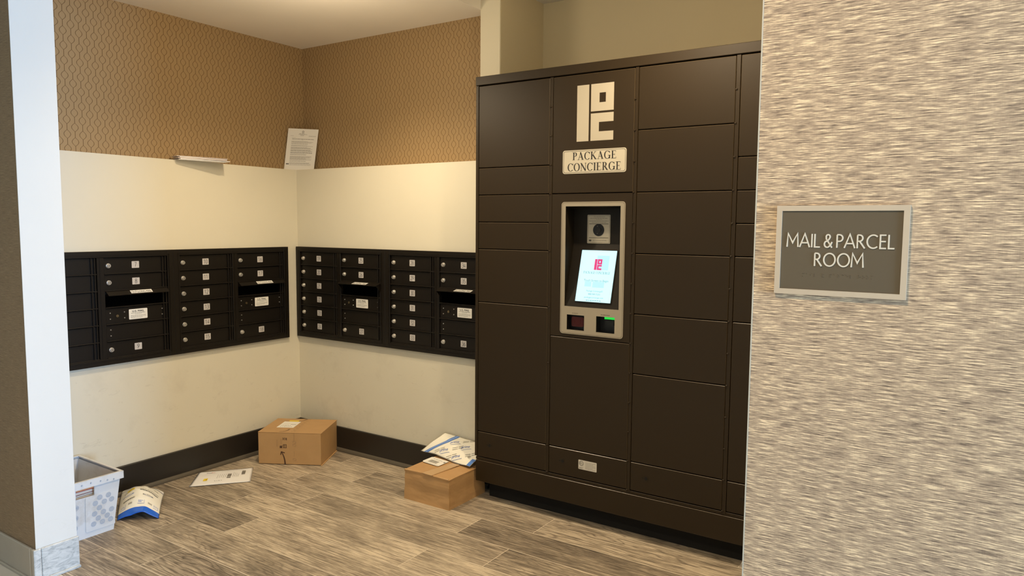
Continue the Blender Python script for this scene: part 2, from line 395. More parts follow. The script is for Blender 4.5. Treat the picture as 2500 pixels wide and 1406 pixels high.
def sans(ch):
    """light humanist capitals, as polylines; returns (lines, advance)"""
    G = {
     'M': ([[(0, 0), (.07, 1), (.46, .32), (.85, 1), (.92, 0)]], .92),
     'A': ([[(0, 0), (.41, 1), (.82, 0)], [(.14, .33), (.68, .33)]], .82),
     'I': ([[(.05, 0), (.05, 1)]], .10),
     'L': ([[(.05, 1), (.05, .03), (.48, .03)]], .48),
     'P': ([[(.05, 0), (.05, .96)], [(.05, .96), (.22, .96)] + arc(.22, .72, .27, .24, 90, -90) + [(.05, .48)]], .50),
     'R': ([[(.05, 0), (.05, .96)], [(.05, .96), (.20, .96)] + arc(.20, .735, .25, .225, 90, -90) + [(.05, .51)], [(.22, .51), (.62, 0)]], .62),
     'C': ([arc(.50, .5, .46, .47, 48, 312, 22)], .84),
     'E': ([[(.48, .97), (.05, .97), (.05, .03), (.50, .03)], [(.05, .52), (.46, .52)]], .50),
     'O': ([arc(.50, .5, .46, .47, 0, 360, 28)], 1.0),
     '&': ([[(.66, 0), (.20, .64)] + arc(.335, .80, .155, .155, 200, -20, 12) + [(.40, .60)], [(.40, .60), (.22, .46)] + arc(.28, .26, .22, .235, 120, 300, 12), [(.39, .055), (.54, .18), (.66, .42)]], .70)}
    return G[ch]
def sans_word(s, x0, x1, y, h, w, gap=.16, space=.22):
    items = []; X = 0
    for ch in s:
        if ch == ' ': X += space - gap; continue
        L, a = sans(ch); items.append((L, X)); X += a + gap
    tot = X - gap; k = (x1-x0)/tot; P = []
    for L, ox in items:
        for j, ln in enumerate(L): P.append((j, stroke([(x0+(ox+a)*k, y+b*h) for a, b in ln], w)))
    return P
DIG = {'0': [arc(.25, .75, .25, .25, 0, 180, 8) + arc(.25, .25, .25, .25, 180, 360, 8) + [(.5, .75)]],
 '1': [[(.02, .78), (.25, 1), (.25, 0)]],
 '2': [arc(.25, .75, .25, .25, 165, -25, 8) + [(0, 0), (.5, 0)]],
 '3': [arc(.25, .77, .23, .23, 150, -90, 8) + arc(.25, .27, .25, .27, 90, -150, 8)],
 '4': [[(.38, 0), (.38, 1), (0, .28), (.52, .28)]],
 '5': [[(.46, 1), (.07, 1), (.04, .56)] + arc(.24, .31, .26, .31, 115, -140, 8)],
 '6': [[(.42, 1), (.06, .48)] + arc(.25, .27, .25, .27, 150, -200, 14)],
 '7': [[(0, 1), (.5, 1), (.16, 0)]],
 '8': [arc(.25, .76, .21, .24, 270, -90, 14), arc(.25, .27, .25, .27, 90, 450, 14)],
 '9': [[(.08, 0), (.44, .52)] + arc(.25, .73, .25, .27, -30, 330, 14)]}
def digits(s, cx, cy, h, w):
    adv = .62*h*.92; tot = adv*(len(s)-1); P = []
    for i, ch in enumerate(s):
        ox = cx - tot/2 + i*adv - .25*h*.9
        for ln in DIG[ch]: P += stroke([(ox + a*h*.9, cy - h/2 + b*h) for a, b in ln], w)
    return P
def ring(cx, cy, rx, ry, tx, ty, a0, a1, n=20):
    o = arc(cx, cy, rx, ry, a0, a1, n); i = arc(cx, cy, rx-tx, ry-ty, a0, a1, n)
    return [[o[j], o[j+1], i[j+1], i[j]] for j in range(n)]
def serif(ch):
    """bookish capitals with thick and thin strokes; returns (polygons, advance)"""
    T, t, sf = .145, .048, .04
    def bar(x0, x1, y, h=sf): return [rect(x0, x1, y, y+h)]
    def stem(x): return [rect(x, x+T, 0, 1)]
    if ch == 'P': return stem(.09) + bar(0, .30, 0) + bar(0, .22, 1-sf) + bar(.15, .34, 1-t, t) + bar(.15, .34, .46, t) + ring(.32, .73, .24, .27, T, t, -90, 90, 12), .58
    if ch == 'R': return stem(.09) + bar(0, .30, 0) + bar(0, .22, 1-sf) + bar(.15, .34, 1-t, t) + bar(.15, .34, .48, t) + ring(.32, .74, .23, .26, T, t, -90, 90, 12) + [seg((.33, .50), (.62, .02), T)] + bar(.54, .74, 0), .72
    if ch == 'A': return [seg((.13, .01), (.38, .99), t), seg((.36, .99), (.64, .01), T)] + bar(.20, .52, .33, t) + bar(0, .25, 0) + bar(.50, .78, 0), .78
    if ch == 'C': return ring(.38, .5, .38, .52, T, t, 42, 318) + [seg((.66, .98), (.66, .70), t), seg((.66, .98), (.62, .80), .03)], .70
    if ch == 'G': return ring(.38, .5, .38, .52, T, t, 42, 322) + [seg((.66, .98), (.66, .70), t)] + [rect(.58, .58+T*.95, .03, .42)] + bar(.46, .78, .42), .78
    if ch == 'O': return ring(.38, .5, .38, .52, T, t, 0, 360, 28), .76
    if ch == 'K': return stem(.09) + bar(0, .30, 0) + bar(0, .30, 1-sf) + [seg((.18, .42), (.58, .99), t), seg((.29, .58), (.64, .01), T)] + bar(.46, .70, 1-sf) + bar(.52, .78, 0), .76
    if ch == 'E': return stem(.09) + bar(0, .58, 0, t) + bar(0, .55, 1-t, t) + bar(.15, .42, .49, t) + [rect(.55, .58, 0, .22), rect(.52, .55, .80, 1), rect(.40, .43, .39, .61)], .62
    if ch == 'N': return [rect(.10, .10+t, 0, 1), rect(.62, .62+t, 0, 1), seg((.10, .98), (.64, .02), T)] + bar(0, .22, 0) + bar(0, .14, 1-sf) + bar(.53, .76, 1-sf), .76
    if ch == 'I': return stem(.09) + bar(0, .30, 0) + bar(0, .30, 1-sf), .30
def serif_word(s, x0, x1, y, h, gap=.05):
    items = []; X = 0
    for ch in s:
        if ch == ' ': X += .3; continue
        P, a = serif(ch); items.append((P, X)); X += a + gap
    k = (x1-x0)/(X-gap); out = []
    for P, ox in items: out += [[(x0+(ox+a)*k, y+b*h) for a, b in Q] for Q in P]
    return out
def lines(x0, x1, y_list, h, rnd=None):
    """rows of small print read as broken bars"""
    rnd = rnd or random.Random(3); P = []
    for y in y_list:
        x = x0; end = x1 - (x1-x0)*rnd.choice((0, 0, .08, .25))
        while x < end - h:
            w = min(end-x, (x1-x0)*rnd.uniform(.06, .16)); P.append(rect(x, x+w, y, y+h)); x += w + h*.9
    return P
def pc_logo(x0, x1, y0, y1):
    """the square mark: a tall bar, a framed square above a squared C"""
    fx = lambda t: x0+(x1-x0)*t
    fy = lambda t: y0+(y1-y0)*t
    R = [(0, .33, 0, 1)]
    R += [(.385, 1, .875, 1), (.385, 1, .52, .67), (.385, .615, .67, .835), (.385, .615, .835, .875), (.785, 1, .67, .875), (.615, .785, .838, .875)]
    R += [(.385, 1, .325, .483), (.385, .61, .16, .325), (.385, 1, 0, .16)]
    return [rect(fx(a), fx(b), fy(c), fy(d)) for a, b, c, d in R]

# ------------------------------------------------------------------ room shell
XW, YW, YU, XU, ZC, ZL = -3.934, 3.312, 3.444, -4.014, 2.685, 1.856
XP = -3.255; YP0, YP1 = 1.345, 1.508; XR = -.360; YB, ZN, XCL, XC = 3.80, 2.807, -2.437, -2.306
YF = 3.35
# floor: planks with their own faces, grout between
bm = bmesh.new(); uvl = bm.loops.layers.uv.new('UV'); col = bm.loops.layers.float_color.new('tint')
def fquad(x0, x1, y0, y1, z, mi, off=(0, 0), tint=(0, 0, 0, 1)):
    f_ = bm.faces.new([bm.verts.new((x, y, z)) for x, y in ((x0, y0), (x1, y0), (x1, y1), (x0, y1))]); f_.material_index = mi
    for lp in f_.loops:
        lp[uvl].uv = (lp.vert.co.x - x0 + off[0], lp.vert.co.y - y0 + off[1]); lp[col] = tint
PW, PL, g = .2105, 1.246, .0017
rnd = random.Random(21)
fixed = {(0, -3.054): .25, (1, -1.802): .55}
for r in range(-4, 9):
    y1 = 3.135 - PW*r; y0 = y1 - PW
    j0 = -3.354 if r % 2 else -3.045
    if r < 0: j0 = -3.354 if (r+100) % 2 else -3.045
    y0c = max(y0, 1.43)
    if y1 < 1.45: continue
    for kx in range(-2, 4):
        xa = j0 + PL*kx; xb = xa + PL
        fquad(max(xa+g, -4.3), xb-g, y0c+g*1.2, y1-g*1.2, 0, 0, (rnd.uniform(0, 40), rnd.uniform(0, 40)), (rnd.random(), rnd.random()**1.2, 0, 1))
fquad(-4.35, 1.7, 1.44, 4.1, -.00025, 1)
fquad(-5.6, 6.3, -3.2, 1.43, 0, 2)
for a, b, c, d in ((-5.6, 6.3, -3.2, 4.1),):
    fquad(a, b, c, d, -.10, 2)
me = bpy.data.meshes.new('floor'); bm.to_mesh(me); bm.free()
structure(link('floor', me, ['plank', 'grout', 'halltile']), 'wood-look grey brown tile plank floor with pale grout')

structure(B().box(XU-.12, XU, YP0+.02, YU+.12, ZL, 2.9).link('wall_left_upper', ['paper_y']), 'brown ogee patterned wallpaper above the ledge on the left')
structure(B().box(XU-.12, XW, YP0+.02, YW+.1, 0, ZL).link('wall_left', ['cream']), 'cream painted lower wall on the left')
structure(B().box(XU, XCL+.02, YU, YU+.12, ZL, 2.9).link('wall_back_upper', ['paper_x']), 'brown ogee patterned wallpaper above the ledge at the back')
structure(B().box(XW, XC-.03, YW, YU+.12, 0, ZL).link('wall_back', ['cream']), 'cream painted lower wall at the back')
structure(B().box(XCL, XC, YF, YU+.14, ZL, 2.95).box(XCL, XC, YU+.12, YB, 0, 2.95).link('wall_column', ['column', 'olive']), 'cream wall end between mailbox alcove and parcel lockers')
structure(B().box(XC, -.25, YB, YB+.1, 0, 2.95).box(XC-.002, XC+.003, YF+.004, YB, ZL, 2.95).link('wall_niche', ['olive']), 'olive beige wall above the parcel locker')
structure(B().box(-.355, -.25, 1.505, YB, 0, 2.95).link('wall_niche_right', ['olive']))
structure(B().box(XR, 6.3, YP0, YP1, 0, 3.0).link('wall_right', ['grass']), 'wall covered in horizontally striped cream and grey grasscloth')
structure(B().box(XR-.0022, XR-.0002, YP0-.001, YP1, 0, 3.0).link('trim_1', ['plaque']), 'thin white corner bead at the edge of the grasscloth wall')
b = B(); b.box(-5.6, XP-.002, YP0, YP1, 0, 3.0, 1); b.box(XP-.003, XP, YP0, YP1, 0, 3.0, 0)
structure(b.link('wall_left_front', ['white', 'brownpaper']), 'brown wall ending in a white painted pillar face')
structure(B().box(XP+.001, XR-.003, YP0+.001, YP1-.001, 2.455, 2.999).link('wall_header', ['white']))
structure(B().box(-4.15, XCL+.001, YP0+.02, YU+.13, ZC, ZC+.25).link('ceiling_mail_room', ['ceiling']), 'cream ceiling over the mailbox alcove')
structure(B().box(XCL+.002, -.25, YP0+.02, YB+.1, ZN, ZN+.13).link('ceiling_locker_niche', ['ceiling']))
structure(B().box(-5.6, 6.3, -3.2, YP0, 2.87, 3.0).link('ceiling_hall', ['ceiling']))
structure(B().box(-5.7, -5.6, -3.2, YP0, 0, 3.0).link('wall_hall_left', ['olive']))
structure(B().box(-5.6, 6.3, -3.3, -3.2, 0, 3.0).link('wall_hall_back', ['cream']))

# baseboards
def lbase(name, f, a0, a1):
    b = B(f); b.box(a0, a1, 0, .162, 0, .016, 0, .003)
    t = b.link(name, ['base']); structure(t, 'tall dark brown baseboard')
    s_ = B(f); s_.prism([], 0, 0)
    prof = [(0.016, 0), (.030, 0), (.030, .010), (.027, .017), (.021, .022), (.016, .024)]
    for i in range(len(prof)-1):
        (d0, z0), (d1, z1) = prof[i], prof[i+1]
        s_.bm.faces.new([s_.bm.verts.new(f(a, z, d)) for a, z, d in ((a0, z0, d0), (a1, z0, d0), (a1, z1, d1), (a0, z1, d1))])
    s_.link('shoe_moulding', ['shoe'], t)
lbase('baseboard_left', lambda a, z, d: Vector((XW+d, a, z)), YP1, YW)
lbase('baseboard_back', lambda a, z, d: Vector((a, YW-d, z)), XW, XC-.02)
b = B(); b.box(XP, XP+.011, YP0+.018, YP1+.004, 0, .138, 0, .003); b.box(XP, XP+.011, YP0-.012, YP0+.0165, 0, .138, 0, .003)
b.box(XP+.009, XP+.02, YP0-.012, YP1+.004, 0, .012, 0, .002)
structure(b.link('baseboard_pillar', ['marble']), 'pale blue grey marbled tile baseboard at the pillar foot')
b = B(); b.box(-5.6, XP-.028, YP0-.012, YP0, 0, .138, 0, .003); b.box(XP-.0265, XP-.001, YP0-.012, YP0, 0, .138, 0, .003); b.box(-5.6, XP, YP0-.02, YP0-.011, 0, .012, 0, .002)
structure(b.link('baseboard_hall', ['taupetile']), 'taupe tile baseboard under the brown wall')
structure(B().box(XR, 6.3, YP0-.012, YP0, 0, .138, 0, .003).link('baseboard_right', ['taupetile']))

# ------------------------------------------------------------------ mailboxes
Z0, PZ = 1.310, .0905
def mailbox_unit(f, base_loc, label, left_nums, right_nums, hood_open, mirror_hinge=True):
    """f maps (u along wall, z, d out of wall) into the room"""
    t = empty('mailbox_unit', base_loc, label, 'mailbox', 'mailbox units')
    Wd = .815 if '36' not in right_nums else .808; FD = .022
    cols = ((.038, .388), (.426, .778))
    b = B(f)
    # face frame: outer border, mullion, then ribs between the doors
    b.box(0, cols[0][0], .735, 1.343, 0, FD, 0, .0012); b.box(cols[1][1], Wd, .735, 1.343, 0, FD, 0, .0012)
    b.box(cols[0][0], cols[1][1], Z0, 1.343, 0, FD, 0, .0012); b.box(cols[0][0], cols[1][1], .735, .767, 0, FD, 0, .0012)
    b.box(cols[0][1], cols[1][0], .767, Z0, 0, FD-.003, 0, .0012)
    b.box(.402, .4035, .757, 1.322, FD-.003, FD-.001, 0); b.box(.030, .7865, 1.3195, 1.3215, FD, FD+.0018, 0); b.box(.030, .7865, .7565, .7585, FD, FD+.0018, 0)
    b.box(.0285, .0305, .757, 1.3215, FD, FD+.0018, 0); b.box(.7865, .7885, .757, 1.3215, FD, FD+.0030, 0)
    b.box(cols[0][0], cols[1][1], .767, Z0, -.004, .001, 0)
    b.link('frame', ['boxblack'], t)
    # trims: thin hinge rails along the right of each column
    for c0, c1 in cols:
        h = B(f); h.box(c1-.030, c1-.024, .769, Z0-.002, .004, .0185, 0, .0008); h.box(c1-.013, c1-.006, .769, Z0-.002, .004, .0185, 0, .0008)
        h.link('hinge_rail', ['boxblack'], t)
    def door(ci, row, num=None, kind='door'):
        c0, c1 = cols[ci]; z1 = Z0 - PZ*row; z0 = z1 - PZ
        d = B(f)
        d.box(c0+.001, c1-.001, z0+.0042, z1-.0030, .001, .0095, 0, .0008)
        d.box(c0+.001, c1-.001, z0, z0+.0055, .001, .0190, 0, .0012)       # drip lip at the foot of the door
        if kind == 'slot':
            d = B(f); d.box(c0+.001, c1-.001, z0, z0+.0055, .001, .0190, 0, .0012)
            d.box(c0+.001, c1-.001, z1-.016, z1-.001, .001, .012, 0, .0008)
            d.box(c0+.002, c1-.002, z0+.005, z1-.016, .001, .0025, 1)
            o = d.link('outgoing_slot', ['boxblack', 'boxdeep'], t)
            hd = B(f); a0, a1 = c0+.004, c1-.002
            zt, zb, dt, db = z1+.004, (z1-.020, z1-.011)[hood_open], .010, (.040, .058)[hood_open]
            nx = .0035
            pts = [(a0, zt, dt), (a1, zt, dt), (a1-.004, zb, db), (a0+.004, zb, db)]
            hd.hexa([f(a, z-nx, dd) for a, z, dd in pts] + [f(a, z, dd+.001) for a, z, dd in pts])
            zl = z1 - (.030, .062)[hood_open]
            for a in (a0+.003, a1-.005):                                    # side wings
                hd.hexa([f(a, zt, .010), f(a+.0016, zt, .010), f(a+.0016, zb, db-.001), f(a, zb, db-.001), f(a, zl, .006), f(a+.0016, zl, .006), f(a+.0016, zl, .010), f(a, zl, .010)])
            ho = hd.link('slot_hood', ['boxblack'], t)
            sl = B(lambda a, s_, c: f(a, zt + (zb-zt)*s_ + c*.86 + .0006, dt + (db-dt)*s_ + c*.5 + .001))
            mid = (a0+a1)/2
            sl.prism([rect(mid-.045, mid+.075, .30, .90)], 0, .0006, 0)
            sl.prism(word('OUTGOING MAIL', mid-.041, .41, .001, None), .0006, .0006) if False else None
            P, w_ = text_polys('OUTGOING MAIL')
            sl.flat([[(mid+.071 - (1 - x/w_)*.112, .84 - .42*(y)) for x, y in Q] for Q in P], .0012, 1)
            sl.link('hood_label', ['label', 'ink'], ho)
            return
        o = d.link('door' if kind == 'door' else 'carrier_panel' if kind == 'mail' else 'blank_panel', ['boxblack'], t)
        zm = (z0+z1)/2 + .002
        if num is not None:
            pu = c0 + .1735
            lk = B(f); lu = c0 + .026
            lk.cyl(lu, zm-.001, .0128, .0093, .0130, 0, 24); lk.cyl(lu, zm-.001, .0105, .0130, .0215, 0, 24, .0092)
            lk.cyl(lu, zm-.001, .0048, .0215, .0222, 0, 16); lk.box(lu-.0009, lu+.0009, zm-.005, zm+.003, .0220, .0226, 1)
            lk.link('lock', ['chrome', 'keyhole'], o)
            pl = B(f); pl.prism([rrect(pu-.0205, pu+.0205, zm-.0185, zm+.0185, .0022, 3)], .0094, .0104, 0)
            pl.flat(digits(num, pu, zm, .0235, .0021), .01085, 1)
            pl.link('number_plate', ['plate', 'ink'], o, recalc=False)
        if kind == 'mail':
            for du in (.026, .103) + (.318,):
                for dz in (-.016, .016):
                    s_ = B(f); s_.cyl(c0+du, zm+dz, .0030, .0093, .0125, 0, 10); s_.link('bolt', ['chrome'], o)
            lk = B(f); lk.cyl(c0+.064, zm-.002, .0095, .0093, .0115, 0, 20); lk.cyl(c0+.064, zm-.002, .0070, .0115, .0130, 1, 20)
            lk.box(c0+.063, c0+.065, zm-.006, zm+.001, .0128, .0135, 2); lk.link('carrier_lock', ['boxblack', 'brasslock', 'keyhole'], o)
            lb = B(f); x0, x1 = c0+.128, c0+.232; y0, y1 = zm-.029, zm+.027
            lb.prism([rrect(x0, x1, y0, y1, .004, 4)], .0094, .0100, 0)
            [lb.flat(word('U.S. MAIL', x0+.0188+dx_, y1-.0175+dy_, .0115, .066), .0103, 1) for dx_, dy_ in ((0, 0), (.0006, 0), (.0003, .0005))]
            lb.flat(lines(x0+.012, x1-.012, [y1-.0235], .0017), .0103, 1)
            lb.flat(lines(x0+.034, x1-.034, [y1-.0285], .0015), .0103, 2)
            lb.flat(lines(x0+.010, x1-.008, [y1-.036, y1-.042, y1-.048], .0018), .0103, 2)
            lb.link('postal_label', ['label', 'ink', 'inkgrey'], o, recalc=False)
        if kind == 'blank':
            for dz in (-.016, .016):
                s_ = B(f); s_.cyl(c0+.026, zm+dz, .0030, .0093, .0125, 0, 10); s_.link('bolt', ['chrome'], o)
    for i, n_ in enumerate(left_nums): door(0, i, n_)
    door(1, 0, right_nums[0]); door(1, 1, right_nums[1]); door(1, 2, kind='slot'); door(1, 3, kind='mail'); door(1, 4, kind='blank'); door(1, 5, right_nums[2])
    return t
def fL(y0): return lambda u, z, d: Vector((XW + d, y0 + u, z))
def fR(x0): return lambda u, z, d: Vector((x0 + u, YW - d, z))
sn = lambda a, b_: [str(i) for i in range(a, b_+1)]
mailbox_unit(fL(1.583), (XW, 1.99, .735), 'black wall mailbox unit with doors 7 to 9, cut off by the white pillar', sn(1, 6), ('7', '8', '9'), 0)
mailbox_unit(fL(2.398), (XW, 2.80, .735), 'black wall mailbox unit with doors 10 to 18, left of the room corner', sn(10, 15), ('16', '17', '18'), 0)
mailbox_unit(fR(-3.929), (-3.52, YW, .735), 'black wall mailbox unit with doors 19 to 27, just right of the room corner', sn(19, 24), ('25', '26', '27'), 1)
mailbox_unit(fR(-3.113), (-2.7, YW, .735), 'black wall mailbox unit with doors 28 to 36, beside the parcel locker', sn(28, 33), ('34', '35', '36'), 1)

# ------------------------------------------------------------------ parcel locker
YL0 = 3.13
fK = lambda x, z, d: Vector((x, YL0 - d, z))
lk = empty('parcel_locker', (-1.38, YL0+.3, 0), 'tall dark bronze parcel locker wall with touchscreen, between mailboxes and grasscloth wall', 'parcel locker')
u_ = .1414; zk = lambda k_: 2.2205 - u_*k_
LX0, LX1 = -2.303, -.466
colx = [(-2.284, -1.854), (-1.834, -1.403), (-1.383, -.944), (-.922, -.490)]
b = B()
b.box(LX0-.001, LX1, YL0-.004, YB-.02, 2.2235, 2.268, 0, .002)                 # top
b.box(LX0, -2.286, YL0-.002, YB-.02, .243, 2.2225, 0, .0015)                     # left side
b.box(-.488, LX1, YL0-.002, YB-.02, .225, 2.2225, 0, .0015)
for xa, xb in ((-1.852, -1.836), (-1.401, -1.385), (-.942, -.924)):
    b.box(xa, xb, YL0-.001, YL0+.05, .228, 2.2205, 0, .001)
b.box(LX0, LX1, YL0+.09, YB-.02, .10, 2.223, 1)
b.box(LX0+.01, LX1, YL0+.022, YL0+.089, .225, 2.2235, 1) if False else None
b.box(LX0+.006, LX1, YL0+.0005, YL0+.06, .2245, .2385, 0, .001)
b.link('cabinet_body', ['locker', 'lockgap'], lk)
B().box(-2.297, LX1, YL0-.001, YB-.03, .104, .222, 0, .002, 1).link('plinth', ['locker', 'lockglint'], lk)
B().box(-2.26, LX1, YL0+.08, YB-.04, 0, .103).link('toe_kick', ['lockgap'], lk)
rows = [(0, 3, 4, 5, 6, 8, 13, 14), (0, 4, 9, 13, 14), (0, 2, 4, 6, 8, 10, 13, 14), (0, 3, 4, 5, 6, 8, 13, 14)]
gp = .0022
for ci, (xa, xb) in enumerate(colx):
    for r in range(len(rows[ci])-1):
        ka, kb = rows[ci][r], rows[ci][r+1]; z1, z0 = zk(ka)-gp, zk(kb)+gp
        if ci == 1 and (ka, kb) == (4, 9):
            me = plate(rect(xa, xb, z0, z1), [rect(-1.757, -1.459, 1.096, 1.597), rect(-1.742, -1.642, .985, 1.063), rect(-1.580, -1.479, .985, 1.066)], 0, -.022, fK)
            kiosk_door = link('kiosk_panel', me, ['locker'], lk); continue
        d = B(fK).box(xa, xb, z0, z1, -.022, 0, 0, .0022, 1); name = 'locker_door'
        if (ka, kb) == (13, 14): name = 'service_panel'
        if ci == 1 and ka == 0: name = 'header_panel'
        o = d.link(name, ['locker', 'lockglint'], lk)
        if name == 'service_panel':
            q = B(fK); cx = xa + .080; q.cyl(cx, .3145, .0135, 0, .0012, 0, 20); q.cyl(cx, .3145, .0085, .0012, .0022, 1, 16); q.prism([[(cx-.022, .3145), (cx-.010, .3215), (cx-.010, .3075)]], 0, .001, 1)
            q.link('keyhole_cover', ['locker', 'lockgap'], o)
            if ci == 1:
                s_ = B(fK); x0, x1, y0, y1 = -1.663, -1.562, .2925, .3395
                s_.prism([rrect(x0, x1, y0, y1, .003, 3)], .0002, .0008, 0)
                cx, cy = x0+.0165, y1-.0165
                s_.flat(ring(cx, cy, .0125, .0125, .0013, .0013, 0, 360, 24), .0011, 1)
                s_.flat(ring(cx, cy, .0095, .0095, .0007, .0007, 0, 360, 24), .0011, 1)
                s_.flat(word('ETL', cx-.0075, cy-.0042, .0085, .0150), .0011, 1)
                s_.flat(lines(x0+.004, x0+.028, [y0+.008, y0+.0045], .0014), .0011, 1)
                s_.flat(lines(x0+.039, x1-.006, [y0+.006+.0062*i for i in range(6)], .0016), .0011, 2)
                s_.link('safety_label', ['stickers', 'ink', 'inkgrey'], o, recalc=False)
        if name == 'header_panel':
            q = B(fK); q.prism(pc_logo(-1.7015, -1.508, 1.9015, 2.166), .0002, .0009, 0); q.link('logo', ['logo'], o, recalc=False)
            q = B(fK); q.prism([rrect(-1.776, -1.438, 1.7495, 1.862, .012, 5)], .0002, .0016, 0)
            me_l = plate(rrect(-1.7715, -1.4425, 1.754, 1.8575, .010, 5), [rrect(-1.7700, -1.4440, 1.7555, 1.856, .009, 5)], .0016, .0019, fK, 1)
            q.bm.from_mesh(me_l)
            q.flat(serif_word('PACKAGE', -1.722, -1.489, 1.8145, .0365, .055), .0020, 1)
            q.flat(serif_word('CONCIERGE', -1.748, -1.464, 1.7615, .0375, .06), .0020, 1)
            q.link('name_plaque', ['plaque', 'ink'], o, recalc=False)
# latch pegs along the uprights
for xx in (-1.8455, -1.3985, -.9395):
    for k_ in range(1, 15):
        if xx < -1.84 and k_ not in (1, 2, 3, 4, 6, 8, 10, 13, 14): continue
        B(fK).box(xx-.004, xx+.005, zk(k_)-.0035, zk(k_)+.0035, -.004, .0045, 0, .001).link('latch_peg', ['locker'], lk)
# kiosk bezel with screen bay and two scanner windows
bay = rect(-1.755, -1.461, 1.1025, 1.5925)
me = plate(rrect(-1.7785, -1.437, .9655, 1.614, .016, 6), [bay, rect(-1.7405, -1.6435, .9865, 1.0615), rect(-1.5785, -1.4805, .9865, 1.0645)], 0, .003, fK, 0)
q = B(fK); q.bm.from_mesh(me)
ml = plate(rrect(-1.7745, -1.441, .9695, 1.610, .0135, 6), [rrect(-1.7733, -1.4422, .9707, 1.6088, .0125, 6)], .003, .0033, fK, 1); q.bm.from_mesh(ml)
q.flat(lines(-1.709, -1.675, [1.0685], .003), .0034, 1); q.flat(lines(-1.553, -1.506, [1.0715], .003), .0034, 1)
bez = q.link('bezel', ['bezel', 'bezelline'], kiosk_door, recalc=False)
# recessed bay (walls, back, sloping shelf)
q = B(); X0, X1, ZA, ZB, YBk = -1.755, -1.461, 1.1025, 1.5925, YL0+.085
def quad(P, mi=0): q.bm.faces.new([q.bm.verts.new(p) for p in P]).material_index = mi
yb0 = YL0+.004; zs = 1.410
quad([(X0, yb0-.006, ZB), (X1, yb0-.006, ZB), (X1-.0, YBk, ZB-.01), (X0, YBk, ZB-.01)])
quad([(X0, YBk, ZB-.01), (X1, YBk, ZB-.01), (X1, YBk, zs), (X0, YBk, zs)])
quad([(X0, YBk, zs), (X1, YBk, zs), (X1, yb0-.002, ZA), (X0, yb0-.002, ZA)])
quad([(X0, yb0-.006, ZB), (X0, YBk, ZB-.01), (X0, YBk, zs), (X0, yb0-.002, ZA)]); quad([(X1, yb0-.006, ZB), (X1, YBk, ZB-.01), (X1, YBk, zs), (X1, yb0-.002, ZA)])
q.link('screen_bay', ['bayshade'], kiosk_door)
# camera notice on the back of the bay
fB = lambda x, z, d: Vector((x, YBk - .001 - d, z))
q = B(fB); x0, x1, y0, y1 = -1.679, -1.554, 1.4125, 1.5525
q.prism([rrect(x0, x1, y0, y1, .004, 3)], 0, .001, 0)
q.bm.from_mesh(plate(rrect(x0+.003, x1-.003, y0+.003, y1-.003, .002, 3), [rrect(x0+.0042, x1-.0042, y0+.0042, y1-.0042, .002, 3)], .001, .0012, fB, 1))
q.flat(lines(x0+.035, x1-.03, [y1-.011], .0022), .0014, 2); q.flat(lines(x0+.015, x1-.012, [y1-.018], .0022), .0014, 2); q.flat(lines(x0+.048, x1-.045, [y1-.024], .0022), .0014, 2)
q.flat(lines(x0+.009, x1-.009, [y1-.031], .0018), .0014, 2); q.flat(lines(x0+.025, x1-.02, [y1-.038], .0018), .0014, 2); q.flat([rect(x0+.010, x1-.010, y1-.0455, y1-.0435)], .0014, 1)
q.flat([rect(x0+.010, x1-.010, y0+.027, y0+.029)], .0014, 1); q.flat([rrect(x0+.010, x0+.023, y0+.010, y0+.0185, .001, 2)], .0014, 1); q.flat(lines(x0+.03, x1-.018, [y0+.0135], .002), .0014, 2)
q.flat(ring(x0+.0165, y0+.014, .003, .003, .001, .001, 0, 360, 12), .0016, 0)
cn = q.link('camera_notice', ['plaque', 'ink', 'inkgrey'], kiosk_door, recalc=False)
q = B(fB); q.cyl((x0+x1)/2, (y0+y1)/2-.004, .0300, .001, .003, 0, 32); q.cyl((x0+x1)/2+.002, (y0+y1)/2-.004, .0115, .003, .006, 1, 24)
q.cyl((x0+x1)/2-.006, (y0+y1)/2+.014, .002, .003, .0035, 2, 10); q.cyl((x0+x1)/2-.006, (y0+y1)/2-.021, .0018, .003, .0035, 2, 10)
q.link('camera_lens', ['blackplastic', 'keyhole', 'inkgrey'], cn)
# touchscreen, leaning on the sloping part
slope = (Vector((0, yb0-.002, ZA)) - Vector((0, YBk, zs)))
sv = -slope.normalized(); nv = Vector((0, -sv.z, sv.y)); nv = nv if nv.y < 0 else -nv
org = Vector((0, yb0-.002, ZA))
fS = lambda x, s_, d: Vector((x, 0, 0)) + org + sv*s_ + nv*(d+.001)
s0, s1 = .028, .285; sx0, sx1 = -1.6995, -1.5095
q = B(fS); q.prism([rrect(sx0-.004, sx1+.004, s0-.004, s1+.004, .003, 3)], 0, .003, 0)
scr = q.link('touchscreen', ['blackplastic'], kiosk_door)
q = B(fS); c_ = (sx0+sx1)/2; H_ = s1-s0
q.prism([rrect(sx0, sx1, s0, s1, .002, 3)], .003, .0036, 0)
q.flat([rect(c_-.005, c_+.060, s1-.098, s1-.026), rect(c_-.055, c_-.020, s0+.075, s0+.10), rect(c_-.012, c_+.05, s0+.072, s0+.100)], .0039, 3)
q.flat(pc_logo(c_-.016, c_+.024, s1-.098, s1-.044), .0043, 1)
q.flat(serif_word('PACKAGE CONCIERGE', c_-.070, c_+.074, s1-.118, .0125, .10), .0043, 2)
q.flat(word('Touch Screen to Begin', c_-.062, s1-.156, .011, .132), .0043, 2)
q.flat(word('Package Concierge\u00ae', c_-.040, s0+.050, .0085, .088), .0043, 2)
q.flat(word('888.989.7225', c_-.028, s0+.0345, .0080, .064), .0043, 2)
q.flat(word('packageconcierge.com', c_-.047, s0+.0185, .0078, .102), .0043, 2)
